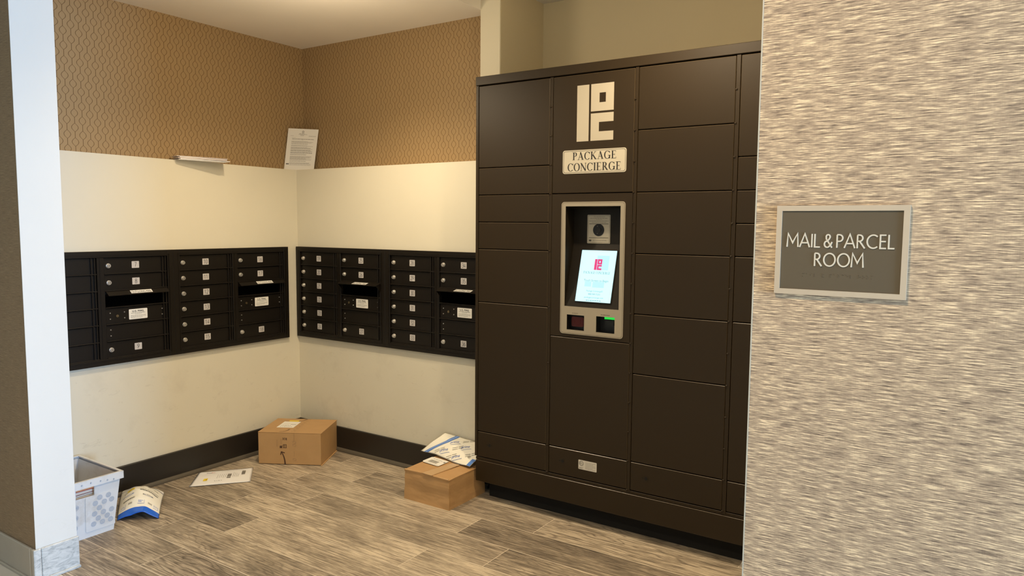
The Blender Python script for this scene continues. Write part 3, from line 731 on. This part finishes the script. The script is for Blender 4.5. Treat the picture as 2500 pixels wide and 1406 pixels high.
q.flat(lines(c_-.036, c_+.044, [s0+.0055], .0028), .0043, 2)
q.link('display', ['screen', 'scr_red', 'scr_txt', 'scr_pale'], scr, recalc=False) if False else q.link('display', ['screen', 'scr_red', 'scr_txt', 'scr_pale'], kiosk_door, recalc=False)
# scanner windows
def well(x0, x1, z0, z1, dep):
    q = B(); Yf, Yk = YL0+.001, YL0+dep
    for P in ([(x0, Yk, z0), (x1, Yk, z0), (x1, Yk, z1), (x0, Yk, z1)], [(x0, Yf, z0), (x1, Yf, z0), (x1, Yk, z0), (x0, Yk, z0)], [(x0, Yf, z1), (x1, Yf, z1), (x1, Yk, z1), (x0, Yk, z1)],
              [(x0, Yf, z0), (x0, Yk, z0), (x0, Yk, z1), (x0, Yf, z1)], [(x1, Yf, z0), (x1, Yk, z0), (x1, Yk, z1), (x1, Yf, z1)]):
        q.bm.faces.new([q.bm.verts.new(p) for p in P])
    return q.link('scanner_window', ['blackplastic'], kiosk_door)
w1 = well(-1.7405, -1.6435, .9865, 1.0615, .04)
f1 = lambda x, z, d: Vector((x, YL0+.038-d, z)); q = B(f1)
q.prism([rrect(-1.728, -1.662, 1.000, 1.050, .008, 5)], 0, .012, 0)
q.bm.from_mesh(plate(rrect(-1.724, -1.666, 1.004, 1.046, .006, 5), [rrect(-1.721, -1.669, 1.007, 1.043, .005, 5)], .012, .014, f1, 0)); q.bm.from_mesh(plate(rrect(-1.713, -1.677, 1.013, 1.037, .003, 4), [rrect(-1.711, -1.679, 1.015, 1.035, .002, 4)], .012, .014, f1, 0))
q.link('scanner_lens', ['lens'], w1)
w2 = well(-1.5785, -1.4805, .9865, 1.0645, .045)
q = B(lambda x, z, d: Vector((x, YL0+.03-d, z))); q.prism([rect(-1.540, -1.484, 1.052, 1.063)], 0, .020, 0); q.prism([rrect(-1.545, -1.500, 1.018, 1.045, .003, 3)], -.01, .0, 1)
q.link('reader_light', ['green', 'blackplastic'], w2)

# ------------------------------------------------------------------ room sign
fG = lambda x, z, d: Vector((x, YP0 - d, z))
sg = empty('room_sign', (-.218, YP0, 1.382), 'taupe room sign in a brushed metal frame on the striped grasscloth wall', 'sign')
x0, x1, z0, z1 = -.3225, -.1140, 1.3825, 1.5375
link('frame', plate(rect(x0, x1, z0, z1), [rect(x0+.0092, x1-.0092, z0+.0092, z1-.0092)], 0, .0070, fG), ['signframe'], sg)
B(fG).box(x0+.0094, x1-.0094, z0+.0094, z1-.0094, .0004, .0048).link('face', ['signface'], sg)
q = B(fG); [q.prism(P_, .0048, .0060+.0003*j_) for j_, P_ in sans_word('MAIL & PARCEL', -.3035, -.1345, 1.4655, .0232, .0024, .13, .30)]; q.link('lettering', ['signtext'], sg, recalc=False)['label'] = 'raised pale lettering, first line'
q = B(fG); [q.prism(P_, .0048, .0060+.0003*j_) for j_, P_ in sans_word('ROOM', -.2575, -.1800, 1.4332, .0232, .0024, .13)]; q.link('lettering', ['signtext'], sg, recalc=False)['label'] = 'raised pale lettering, second line'
q = B(fG); rb = random.Random(5)
BR = {'m': '101100', 'a': '1', 'i': '0110', 'l': '111', 'p': '1111', 'r': '1110100', 'c': '1001', 'e': '1001', 'o': '1011'}
dots = {'a': (1,), 'm': (1, 3, 4), 'i': (2, 4), 'l': (1, 2, 3), '&': (1, 2, 3, 4, 6), 'p': (1, 2, 3, 4), 'r': (1, 2, 3, 5), 'c': (1, 4), 'e': (1, 5), 'o': (1, 3, 5), ' ': ()}
for i, ch in enumerate('mail & parcel room'):
    for dd in dots[ch]:
        cx = -.2755 + i*.0064 + (.0022 if dd > 3 else 0); cz = 1.4195 - ((dd-1) % 3)*.0023
        q.cyl(cx, cz, .0007, .0048, .0054, 0, 8, .0004)
q.link('braille', ['signface'], sg)

# ------------------------------------------------------------------ decals on arbitrary surfaces
def on(fn, layers, name, mats, parent):
    """layers: list of (polys in (a,b), lift, material index) laid on surface fn(a,b,lift)"""
    q = B(fn)
    for P, c, mi in layers: q.flat(P, c, mi)
    return q.link(name, mats, parent, recalc=False)
def smile(cx, cy, w, h, th, rot=0):
    """upward curving arrow"""
    P = []; n = 14
    pts = [(w*(t-.5), -h*(1-(2*t-1)**2)) for t in [i/n for i in range(n+1)]]
    for i in range(n):
        wa = th*(.35+.9*math.sin(math.pi*min(1, .15+.75*i/n))); P.append(seg(pts[i], pts[i+1], wa))
    e = pts[-1]; P += [seg(e, (e[0]-.16*w, e[1]+.03*w), th*.9), seg(e, (e[0]+.01*w, e[1]-.16*w), th*.9)]
    c, s_ = math.cos(rot), math.sin(rot)
    return [[(cx+x*c-y*s_, cy+x*s_+y*c) for x, y in Q] for Q in P]

# carton in the corner
cb = empty('cardboard_box', (-3.66, 3.05, 0), 'large clean cardboard box with a white label on top, standing in the room corner', 'cardboard box')
A0 = Vector((-3.752, 2.823, 0)); A1 = Vector((-3.405, 3.018, 0)); ex = (A1-A0).normalized(); LX = (A1-A0).length
ey = Vector((-ex.y, ex.x, 0)); DY = .318; HB = .205
fC = lambda a, b_, c: A0 + ex*a + ey*b_ + Vector((0, 0, c))
q = B(fC); q.box(0, LX, 0, DY, .003, HB-.003, 0, .002); q.link('carton', ['kraft'], cb)
q = B(fC); q.box(-.001, LX+.003, -.001, DY+.001, HB-.003, HB, 0, .0008); q.box(LX-.001, LX+.0075, 0, DY-.006, 0, .004, 0); q.link('flap', ['kraft'], cb)
q = B(fC); q.hexa([fC(LX+.0005, .0, .004), fC(LX+.0015, .0, .004), fC(LX+.011, DY, .004), fC(LX+.0005, DY, .004), fC(LX+.0005, .25, .19), fC(LX+.0015, .25, .19), fC(LX+.0085, DY, .195), fC(LX+.0005, DY, .195)]) if False else None
q.bm.free()
ft = lambda a, b_, c: fC(a, b_, HB + c)
lx = lambda a, b_: (a, b_)
on(ft, [([rect(.075, .185, .105, .245)], .0005, 0), ([rect(.100, .165, .250, .272)], .0007, 3), (lines(.090, .170, [.125, .150], .005), .0008, 1), (lines(.090, .130, [.175, .2], .004), .0008, 2), ([rect(.140, .175, .175, .186)], .0008, 2)], 'shipping_label', ['label', 'inkgrey', 'inklight', 'yellow'], cb)
tp = []
for i in range(7):
    y = .015 + i*.044; tp += [rect(.205, .207, y, y+.018)]; tp += stroke([(.212, y+.026), (.224, y+.026), (.224, y+.036), (.212, y+.036), (.212, y+.026)], .0016)
on(ft, [(smile(.150, .045, .07, .02, .004, .9) + smile(.17, .285, .08, .02, .004, .7), .0006, 0), (tp, .0006, 1)], 'top_print', ['kraftink', 'kraftfaint'], cb)
ff = lambda a, b_, c: fC(a, -c-.001, b_)
pr = []
pr += smile(.165, .045, .085, .024, .0050, math.pi/2 + math.pi) if False else []
sm = [(x, z) for x, z in [(.150 + .017*math.sin(t_*1.35), .0 + .072*t_) for t_ in [i/12 for i in range(13)]]]
arrow = []
spine = [(.170 - .022*(i/12)**2.2, .004 + .078*i/12) for i in range(13)]
for i in range(12): arrow.append(seg(spine[i], spine[i+1], .0095*(1 - .5*i/12)))
e_ = spine[-1]; arrow += [seg((e_[0]-.002, e_[1]+.001), (e_[0]+.021, e_[1]-.006), .0055), seg((e_[0]-.001, e_[1]+.002), (e_[0]-.005, e_[1]-.019), .0055)]
icons = [rect(.158, .182, .127, .130), rect(.158, .182, .107, .1095)]
for zc in (.122, .114):
    icons += [rect(.164, .182, zc-.0008, zc+.0008), [(.158, zc), (.166, zc+.003), (.166, zc-.003)]]
icons += [rect(.180, .182, .110, .128)]
icons += [Q for Q in ring(.171, .165, .0075, .0065, .0025, .0025, 0, 360, 14)] + [rect(.158, .161, .157, .173), rect(.180, .184, .156, .172)]
icons += [rect(.138, .142+.006*i, .106+.0045*i, .108+.0045*i) for i in range(4)] + [rect(.138, .153, .106, .118)]
tape = [rect(.2285, .2300, .15, .202), rect(.2285, .2300, .055, .088)]
for zc in (.140, .120, .030): tape += stroke([(.222, zc), (.222, zc+.012), (.236, zc+.012)], .0018) + stroke([(.228, zc-.002), (.240, zc-.002), (.240, zc+.010)], .0018)
faint = [rect(.118+.006*i, .1192+.006*i, .115, .16) for i in range(2)] + [rect(.144+.005*i, .1452+.005*i, .13, .165) for i in range(2)]
on(ff, [(arrow + icons, .0004, 0), (tape, .0004, 1), (faint, .0004, 1), ([rect(.002, LX-.002, .1175, .1185)], .0003, 2)], 'printed_marks', ['kraftink', 'kraftfaint', 'tape'], cb)

# worn carton against the locker
wb = empty('cardboard_box', (-2.465, 3.07, 0), 'worn brown taped box touching the locker corner, under a poly mailer', 'cardboard box')
bx0, bx1, by0, by1, HW = -2.622, -2.309, 2.910, 3.235, .167
bm = bmesh.new()
bmesh.ops.create_cube(bm, size=1)
bmesh.ops.subdivide_edges(bm, edges=bm.edges[:], cuts=9, use_grid_fill=True)
rr = random.Random(4)
from mathutils import noise as mn
for v in bm.verts:
    p = v.co.copy(); X = bx0 + (p.x+.5)*(bx1-bx0); Y = by0 + (p.y+.5)*(by1-by0); Zz = (p.z+.5)*HW
    nz = mn.noise(Vector((X*9, Y*9, Zz*14))) * .005
    if abs(p.x) > .49: X += (nz-.003 + .0015*math.sin(Zz*60))*(1 if p.x > 0 else -1) if abs(p.z) < .49 else 0
    if abs(p.y) > .49: Y += (nz-.003 + .0015*math.sin(Zz*60+1))*(1 if p.y > 0 else -1) if abs(p.z) < .49 else 0
    if p.z > .49: Zz += nz*.6 - .004*(abs(p.x)*2)**3
    v.co = (min(X, bx1), Y, max(0, Zz))
for f_ in bm.faces: f_.smooth = False
me = bpy.data.meshes.new('m'); bm.to_mesh(me); bm.free(); link('carton', me, ['kraft_old'], wb)
q = B(); q.hexa([(bx0+.004, by0+.0005, HW-.004), (bx1-.006, by0+.0005, HW-.006), (bx1-.006, by0+.006, HW-.003), (bx0+.004, by0+.006, HW-.002), (bx0+.004, by0-.0002, HW-.003), (bx1-.006, by0-.0002, HW-.003), (bx1-.006, by0+.006, HW+.0015), (bx0+.004, by0+.006, HW+.002)]); q.link('flap', ['kraft'], wb)
q = B(); tz = HW+.0055; q.hexa([(-2.49, 2.906, tz-.006), (-2.42, 2.904, tz-.006), (-2.40, 3.12, tz-.003), (-2.45, 3.12, tz-.003), (-2.49, 2.904, tz-.001), (-2.42, 2.902, tz-.002), (-2.40, 3.12, tz), (-2.45, 3.12, tz)]); q.link('packing_tape', ['tape'], wb)
fw2 = lambda a, b_, c: Vector((-2.622 + .004 + a, 3.052 + b_ + a*-.12, HW + .0035 + c))
bars = []; xx = .028; rr = random.Random(8)
while xx < .095: w_ = rr.choice((.0016, .003, .0045)); bars.append(rect(xx, xx+w_, .022, .058)); xx += w_ + rr.choice((.0018, .003))
on(fw2, [([[(.0, .012), (.012, .0), (.125, 0), (.132, .006), (.132, .098), (.010, .098), (0, .09)]], 0, 0), (bars, .0004, 1), (lines(.03, .10, [.074], .004), .0004, 2), ([rect(.116, .129, .060, .074)], .0004, 1), (lines(.02, .12, [.009], .003), .0004, 3)], 'shipping_label', ['label', 'inkgrey', 'ink', 'inklight'], wb)

# ------------------------------------------------------------------ poly mailers
def surf_mesh(S_, nu, nv, thick, name, mats, parent, mi_fn=None):
    bm = bmesh.new(); G = {}
    for side in (0, 1):
        for i in range(nu+1):
            for j in range(nv+1):
                u, v = i/nu, j/nv; edge = i in (0, nu) or j in (0, nv)
                if side and edge: G[1, i, j] = G[0, i, j]; continue
                p = S_(u, v, 0 if not side else -thick*min(1, 6*min(u, 1-u, v, 1-v)))
                p = Vector(p); p.z = max(p.z, .0008); G[side, i, j] = bm.verts.new(p)
    for side in (0, 1):
        for i in range(nu):
            for j in range(nv):
                vs = [G[side, i, j], G[side, i+1, j], G[side, i+1, j+1], G[side, i, j+1]]
                if side: vs = vs[::-1]
                try:
                    f_ = bm.faces.new(vs); f_.smooth = True
                    if mi_fn: f_.material_index = mi_fn((i+.5)/nu, (j+.5)/nv, side)
                except ValueError: pass
    me = bpy.data.meshes.new('m'); bm.to_mesh(me); bm.free()
    return link(name, me, mats, parent)
def bil(c, u, v):
    return Vector(c[0])*(1-u)*(1-v) + Vector(c[1])*u*(1-v) + Vector(c[2])*u*v + Vector(c[3])*(1-u)*v
def subdiv(P, n=3):
    out = []
    for i in range(len(P)):
        a, b_ = P[i], P[(i+1) % len(P)]; out += [(a[0]+(b_[0]-a[0])*t/n, a[1]+(b_[1]-a[1])*t/n) for t in range(n)]
    return out
def tile(x0, x1, y0, y1, nx, ny): return [rect(x0+(x1-x0)*i/nx, x0+(x1-x0)*(i+1)/nx, y0+(y1-y0)*j/ny, y0+(y1-y0)*(j+1)/ny) for i in range(nx) for j in range(ny)]

# by the tub
c1 = [(-3.600, 1.860, .002), (-3.452, 1.992, .002), (-3.742, 2.198, .012), (-3.895, 2.045, .030)]
def S1(u, v, o):
    p = bil(c1, u, v); e = math.sin(math.pi*u)
    h = .052*e**.8*(.42+.58*math.sin(math.pi*min(1, v*.85+.05))) + .030*math.sin(math.pi*v)*(.35+.65*e)
    h += .006*mn.noise(Vector((u*5, v*6, 1))) * e
    h += .014*max(0, 1-v*5)*max(0, math.sin((u-.3)*math.pi/.6))**2 if u > .3 else 0
    p.z += h + o; return p
pm = empty('poly_mailer', (-3.66, 2.03, 0), 'white poly mailer with bright blue front edge, on the floor beside the mail tub', 'parcel bag', 'poly mailers')
surf_mesh(S1, 40, 40, .02, 'bag', ['polybag', 'blue', 'label'], pm, lambda u, v, s_: 1 if v < .115 or s_ and v < .2 else (2 if v > .86 else 0))
L = []
def W_(s, u0, v0, wu, hv, mi):
    P, w = text_polys(s); L.append(([[(u0 + x*wu/w, v0 + y*hv) for x, y in Q] for Q in P], .0012, mi))
W_('prime', .13, .70, .26, .036, 1); W_('prime', .10, .46, .25, .036, 1); W_('prime', .58, .40, .24, .034, 0); W_('100% Recyclable', .52, .57, .40, .030, 0)
W_('a2z', .50, .20, .10, .04, 1) if False else None
rg = random.Random(2)
L.append((lines(.12, .40, [.335, .315, .60, .585], .010, rg), .0012, 0)); L.append((lines(.50, .93, [.53, .51], .010, rg), .0012, 0)); L.append((lines(.54, .78, [.69, .725], .008, rg), .0012, 2))
L.append(([rect(.80+.012*i, .806+.012*i, .70, .735) for i in range(8)] + [rect(.25+.012*i, .256+.012*i, .20, .235) for i in range(8)] + [rect(.72+.012*i, .726+.012*i, .20, .235) for i in range(8)], .0012, 2))
L.append((stroke([(.47, .19), (.63, .19), (.63, .26)], .006) + lines(.49, .61, [.215, .235], .011, rg), .0012, 1)); L.append((stroke([(.84, .17), (.95, .17), (.95, .24)], .006) + lines(.85, .94, [.20, .22], .011, rg), .0012, 1))
L.append((stroke([(.06, .16), (.18, .16), (.18, .24)], .006) + lines(.07, .16, [.19, .215], .011, rg), .0012, 1))
L.append((tile(.19, .36, .575, .655, 6, 4), .0016, 3)); L.append((lines(.22, .34, [.60, .625], .010, rg), .0022, 0)); L.append((tile(.02, .985, .845, .865, 24, 1), .0012, 4))
L.append(([[(x, y-.0) for x, y in Q] for Q in stroke(arc(.70, .44, .12, .06, 210, 330, 10), .005)] + stroke(arc(.26, .50, .12, .06, 210, 330, 10), .005) + stroke(arc(.30, .74, .12, .06, 210, 330, 10), .005), .0012, 1))
on(lambda a, b_, c: S1(a, b_, c), L, 'printed_marks', ['ink', 'inkblue', 'inkgrey', 'yellow', 'navy'], pm)

# on the worn box, its back edge up against the wall
c2 = [(-2.748, 3.195, .166), (-2.322, 3.108, .1755), (-2.306, 3.296, .243), (-2.648, 3.300, .268)]
def S2(u, v, o):
    p = bil(c2, u, v); p.z += .018*math.sin(math.pi*u)*math.sin(math.pi*v) + .008*math.sin(math.pi*u)*(1-v)*math.sin(6*u) + .004*mn.noise(Vector((u*6, v*3, 2))) + .004
    p.y -= .012*math.sin(math.pi*v)
    if v < .06: p.z = max(p.z, .166)
    p.z += o; p.y -= o*.6; return p
pm2 = empty('poly_mailer', (-2.50, 3.2, .17), 'cream poly mailer with a blue stripe, lying on top of the worn brown box', 'parcel bag', 'poly mailers')
surf_mesh(S2, 40, 22, .006, 'bag', ['polybag', 'bluepale'], pm2, None)
L = []
def band(w0, w1):
    P = []
    n = 16
    for i in range(n):
        v0, v1 = i/n, (i+1)/n; cu = lambda v: .115 + .13*max(0, v-.02) + (.10*min(1, v/.6)) - (.05*max(0, v-.62)/.38)
        P.append([(cu(v0)+w0, v0*.99+.005), (cu(v0)+w1, v0*.99+.005), (cu(v1)+w1, v1*.99+.005), (cu(v1)+w0, v1*.99+.005)])
    return P
L.append((band(-.042, .042), .0012, 0)); L.append((band(-.005, .005), .0018, 1)); L.append((tile(.93, .995, .01, .34, 3, 5), .0012, 0))
def W2(s, u0, v0, wu, hv, rot=1.0):
    P, w = text_polys(s); c, s_ = math.cos(rot), math.sin(rot)
    L.append(([[(u0 + (x*wu/w*c - y*hv*.45*s_), v0 + (x*wu/w*s_*2.2 + y*hv*c)) for x, y in Q] for Q in P], .0014, 2))
for a, b_ in ((.38, .55), (.62, .52), (.36, .12), (.62, .08)): W2('prime', a, b_, .12, .13, .55); L.append((stroke([(a+.03, b_-.05), (a+.10, b_+.05), (a+.15, b_+.12)], .008), .0014, 2))
for a, b_ in ((.26, .10), (.50, .40), (.52, .05), (.78, .35), (.52, .80), (.8, .82)):
    for dd in (0, .055): L.append((stroke([(a+dd*.4, b_-dd), (a+.055+dd*.4, b_+.12-dd)], .010) + stroke([(a+.065+dd*.4, b_+.14-dd), (a+.11+dd*.4, b_+.24-dd)], .010), .0014, 3))
L.append(([rect(.84+.008*i, .844+.008*i, .30, .40) for i in range(5)], .0014, 4))
on(lambda a, b_, c: S2(a, b_, c), L, 'printed_marks', ['bluepale', 'bluewhite', 'inkblue', 'inkgrey', 'inklight'], pm2)

# ------------------------------------------------------------------ courier envelope on the floor
ev = empty('courier_envelope', (-3.72, 2.54, 0), 'flat white courier envelope with a yellow sticker, lying on the floor by the baseboard', 'envelope')
c3 = [(-3.733, 2.337, .004), (-3.522, 2.591, .003), (-3.712, 2.754, .004), (-3.897, 2.510, .006)]
def S3(u, v, o):
    p = bil(c3, u, v); p.z += .006*math.sin(math.pi*u)*math.sin(math.pi*v) + .010*max(0, v-.7)*max(0, .5-u) + o; return p
surf_mesh(S3, 20, 16, .004, 'envelope', ['envelope'], ev)
L = []
W_('Fed', .17, .80, .085, .060, 0); W_('Ex', .26, .80, .060, .060, 1)
L.append(([rect(.18, .25, .27, .42)], .0012, 2)); L.append(([rect(.225, .235, .30, .36)], .0016, 0))
bars = []; rb2 = random.Random(6); yy = .33
while yy < .62: h_ = rb2.choice((.006, .012, .018)); bars.append(rect(.57, .64, yy, yy+h_)); yy += h_ + .008
yy = .52
while yy < .80: h_ = rb2.choice((.010, .02, .03)); bars.append(rect(.81, .875, yy, yy+h_)); yy += h_ + .012
L.append((bars, .0012, 3)); L.append((lines(.42, .82, [.86, .89], .006), .0012, 4)); L.append((lines(.10, .95, [.66], .003), .0012, 4))
L.append(([rect(.40+.035*i, .405+.035*i, .36+.02*(i % 3), .62) for i in range(5)] + [rect(.67+.03*i, .675+.03*i, .38, .70-.04*i) for i in range(4)], .0012, 3)); L.append((lines(.38, .54, [.20], .02), .0012, 3)); L.append((lines(.28, .31, [.40], .015), .0012, 3))
on(lambda a, b_, c: S3(a, b_, c), L, 'printed_marks', ['purple', 'orange', 'yellow', 'inkgrey', 'inklight'], ev)

# ------------------------------------------------------------------ mail tub
tb = empty('mail_tub', (-3.7, 1.68, 0), 'open pale corrugated plastic mail tub on the floor behind the white pillar', 'mail tub')
TB = dict(b=(-3.885, -3.517, 1.560, 1.800), t=(-3.908, -3.503, 1.530, 1.836)); ZT = .272
def corner(z, inset=0):
    k_ = z/ZT; a = [TB['b'][i] + (TB['t'][i]-TB['b'][i])*k_ for i in range(4)]
    return a[0]+inset, a[1]-inset, a[2]+inset, a[3]-inset
bm = bmesh.new()
def q4(P, mi=0): bm.faces.new([bm.verts.new(p) for p in P]).material_index = mi
hy0, hy1, hz0, hz1 = 1.627, 1.711, .202, .247
for ins in (0, .004):
    zb = 0 if ins == 0 else .004
    def wallq(P): q4(P if ins == 0 else P[::-1])
    def X1(z): return corner(z, ins)[1]
    a = corner(zb, ins); t_ = corner(ZT, ins)
    wallq([(a[0], a[2], zb), (a[1], a[2], zb), (t_[1], t_[2], ZT), (t_[0], t_[2], ZT)])
    wallq([(a[1], a[3], zb), (a[0], a[3], zb), (t_[0], t_[3], ZT), (t_[1], t_[3], ZT)])
    wallq([(a[0], a[3], zb), (a[0], a[2], zb), (t_[0], t_[2], ZT), (t_[0], t_[3], ZT)])
    q4([(a[0], a[2], zb), (a[0], a[3], zb), (a[1], a[3], zb), (a[1], a[2], zb)])
    h0, h1 = corner(hz0, ins), corner(hz1, ins)
    wallq([(a[1], a[2], zb), (a[1], a[3], zb), (h0[1], h0[3], hz0), (h0[1], h0[2], hz0)])
    wallq([(h1[1], h1[2], hz1), (h1[1], h1[3], hz1), (t_[1], t_[3], ZT), (t_[1], t_[2], ZT)])
    wallq([(h0[1], h0[2], hz0), (h0[1], hy0, hz0), (h1[1], hy0, hz1), (h1[1], h1[2], hz1)])
    wallq([(h0[1], hy1, hz0), (h0[1], h0[3], hz0), (h1[1], h1[3], hz1), (h1[1], hy1, hz1)])
me = bpy.data.meshes.new('m'); bm.to_mesh(me); bm.free(); link('tub_shell', me, ['tub'], tb)
# rim band
q = B(); o_, i_ = corner(ZT, -.010), corner(ZT, .003); z0, z1 = .250, .286
w5 = .005
for (a0, a1, b0, b1) in ((o_[0]+w5, o_[1]-w5, o_[2], o_[2]+w5), (o_[0]+w5, o_[1]-w5, o_[3]-w5, o_[3]), (o_[0], o_[0]+w5, o_[2], o_[3]), (o_[1]-w5, o_[1], o_[2], o_[3])): q.box(a0, a1, b0, b1, z0, z1-.0051, 0)
for (a0, a1, b0, b1) in ((i_[0], i_[1], o_[2], i_[2]), (i_[0], i_[1], i_[3], o_[3]), (o_[0], i_[0], o_[2], o_[3]), (i_[1], o_[1], o_[2], o_[3])): q.box(a0, a1, b0, b1, z1-.005, z1, 0)
q.link('rim', ['tub'], tb)
for y, z in ((1.650, .268), (1.691, .270), (1.736, .266), (1.768, .262), (1.798, .258)):
    B(lambda a, b_, c: Vector((o_[1]+c, a, b_))).cyl(y, z, .0042, 0, .003, 0, 14, .003).link('rivet', ['tubprint'], tb)
fT = lambda a, b_, c: Vector((corner(b_)[1] + .001 + c, a, b_))
q = B(fT); q.prism([rrect(1.668, 1.806, .028, .200, .006, 3)], 0, .0018, 0); q.link('side_sleeve', ['tub'], tb)
pr = []
for y, z in [(1.734, .184), (1.775, .184), (1.79, .158), (1.755, .157), (1.713, .16), (1.732, .133), (1.789, .108), (1.75, .107), (1.709, .109), (1.768, .083), (1.726, .083), (1.784, .059), (1.745, .059), (1.704, .06)]:
    for dz in (-.0085, -.0045, 0, .0045, .0085):
        hw = math.sqrt(max(0, .0115**2-dz**2)); pr.append(rect(y-hw, y+hw, z+dz-.0013, z+dz+.0013))
    pr += ring(y, z, .0125, .0125, .0016, .0016, 0, 360, 18)
pr2 = []
for y, z in [(1.627, .163), (1.624, .114), (1.62, .064)]: pr2 += ring(y, z, .0125, .0125, .0016, .0016, 0, 360, 18) + [rect(y-.009, y+.009, z+dz-.0013, z+dz+.0013) for dz in (-.004, 0, .004)]
on(fT, [(pr, .0024, 0), (pr2, .0006, 0)], 'round_seals', ['tubprint'], tb)
# catalogues in the tub
zc = .006; rc = random.Random(11)
names = [('thin catalogue with a red striped cover, top of the pile inside the mail tub', ('catred', 'catpage')), ]
labs = ['red covered catalogue on top of the pile seen through the tub handle hole', 'dark covered catalogue just under the red one inside the mail tub', 'cream paged catalogue low in the handle hole of the mail tub']
for i, (th, cv) in enumerate(((.196, 'catdark'), (.009, 'catdark'), (.009, 'catred'))):
    pass
stack = [(.006, .085, 'catpage', 'thick cream directory at the bottom of the pile in the mail tub'), (.0905, .112, 'catpage', 'pale thick catalogue midway up the pile in the mail tub'),
         (.2035, .008, 'catdark', labs[1]), (.2125, .014, 'catred', labs[0])]
for z, h, cv, lb in stack:
    r_ = rc.uniform(-.02, .02); cxx, cyy = -3.598, 1.690
    fq = lambda a, b_, c, r_=r_: Vector((cxx + a*math.cos(r_) - b_*math.sin(r_), cyy + a*math.sin(r_) + b_*math.cos(r_), c))
    t_ = B(fq); t_.box(-.062, .062, -.098, .098, z+.0008, z+h-.0008, 0); t_.box(-.063, .063, -.099, .099, z+h-.0008, z+h, 1); t_.box(-.063, .063, -.099, .099, z, z+.0008, 1)
    if cv == 'catred': t_.flat([rect(-.045+.022*i, -.033+.022*i, -.09, .09) for i in range(5)], z+h+.0004, 0)
    tag(t_.link('catalogue', ['catpage', cv]), lb, 'catalogue', 'catalogues in the mail tub')

# ------------------------------------------------------------------ letters on the ledge
Pn, Qn = Vector((-3.826, 2.735, 0)), Vector((-3.898, 2.442, 0))
base_z = ZL + .001
specs = [(.0030, 'envelope', 'white letter at the bottom of the stack on the left ledge', 0, 0), (.0050, 'envelope', 'thick white letter second from the bottom on the left ledge', .010, .5),
         (.0040, 'envpink', 'pinkish letter in the middle of the stack on the left ledge', -.004, -1.2), (.0045, 'envelope', 'white letter second from the top on the left ledge', .006, .8),
         (.0030, 'envpink', 'topmost cream letter of the stack on the left ledge', -.010, -.6)]
z = base_z
for i, (h, mm, lb, sh, ro) in enumerate(specs):
    e1 = (Pn-Qn).normalized(); e1 = Matrix.Rotation(math.radians(ro), 3, 'Z') @ e1; e2 = Vector((-e1.y, e1.x, 0))
    O = Qn + e1*sh; ln = (.27, .285, .278, .272, .29)[i]; dp = (.095, .105, .100, .108, .100)[i]
    fq = lambda a, b_, c: O + e1*a + e2*b_ + Vector((0, 0, c))
    t_ = B(fq); t_.hexa([fq(0, 0, z), fq(ln, 0, z), fq(ln, dp, z), fq(0, dp, z), fq(0, 0, z+h), fq(ln, 0, z+h*.7), fq(ln, dp, z+h*.6), fq(0, dp, z+h)], 0, .0006)
    o = t_.link('letter', [mm]); tag(o, lb, 'letter', 'letters stacked on the left ledge'); z += h + .0006

# notice leaning in the corner
nt = empty('printed_notice', (-3.94, 3.36, ZL), 'white printed notice sheet propped in the corner on the ledge', 'paper notice')
c4 = [(-4.010, 3.270, ZL+.001), (-3.884, 3.418, ZL+.001), (-3.850, 3.436, ZL+.276), (-3.992, 3.300, ZL+.279)]
def S4(u, v, o):
    p = bil(c4, u, v); n = Vector((.72, -.69, .05)); return p + n*(.006*math.sin(math.pi*v)*math.sin(math.pi*u) + o)
bm = bmesh.new(); G = [[bm.verts.new(S4(i/10, j/12, 0)) for j in range(13)] for i in range(11)]
for i in range(10):
    for j in range(12): bm.faces.new([G[i][j], G[i+1][j], G[i+1][j+1], G[i][j+1]]).smooth = True
me = bpy.data.meshes.new('m'); bm.to_mesh(me); bm.free(); sh = link('sheet', me, ['paper'], nt)
L = []; rn = random.Random(9)
L.append((ring(.50, .925, .036, .030, .014, .012, 0, 360, 16), .0006, 0)); L.append((lines(.38, .62, [.875], .009, rn) + lines(.36, .64, [.86], .006, rn) + lines(.42, .58, [.845, .83], .005, rn), .0006, 0))
L.append((lines(.10, .24, [.825], .006, rn) + lines(.70, .94, [.83, .818], .006, rn) + lines(.15, .28, [.78], .006, rn), .0006, 1))
L.append((lines(.16, .88, [.745], .010, rn) + lines(.48, .54, [.728], .008, rn), .0006, 0))
for ys, mi in (((.69, .675, .66), 1), ((.63,), 0), ((.595, .578), 1), ((.548, .534, .520, .506), 1), ((.475, .458), 0), ((.425, .408), 0), ((.378, .364), 1), ((.33, .316, .302, .288, .274, .26, .246), 1), ((.212,), 0), ((.175, .16, .145), 1), ((.12,), 1)):
    L.append((lines(.15, .87, list(ys), .0085 if mi == 0 else .0075, rn), .0006, mi))
L.append(([rect(.05+.03*i, .075+.03*i, .135, .160) for i in range(3)], .0008, 2))
on(lambda a, b_, c: S4(a, b_, c), L, 'print', ['inkgrey', 'inklight', 'ink'], nt)

# loose thread at the foot of the grasscloth wall
cu = bpy.data.curves.new('thread', 'CURVE'); cu.dimensions = '3D'; cu.bevel_depth = .00035; sp = cu.splines.new('BEZIER'); sp.bezier_points.add(3)
for bp, p in zip(sp.bezier_points, ((-.361, 1.350, .872), (-.3640, 1.348, .866), (-.3645, 1.348, .856), (-.361, 1.350, .851))): bp.co = p; bp.handle_left_type = bp.handle_right_type = 'AUTO'
ob = bpy.data.objects.new('t', cu); C.objects.link(ob); me = bpy.data.meshes.new_from_object(ob.evaluated_get(bpy.context.evaluated_depsgraph_get())); bpy.data.objects.remove(ob); me.materials.clear()
tag(link('loose_thread', me, ['thread']), 'tiny loose white thread loop at the lower edge of the grasscloth wall', 'thread')
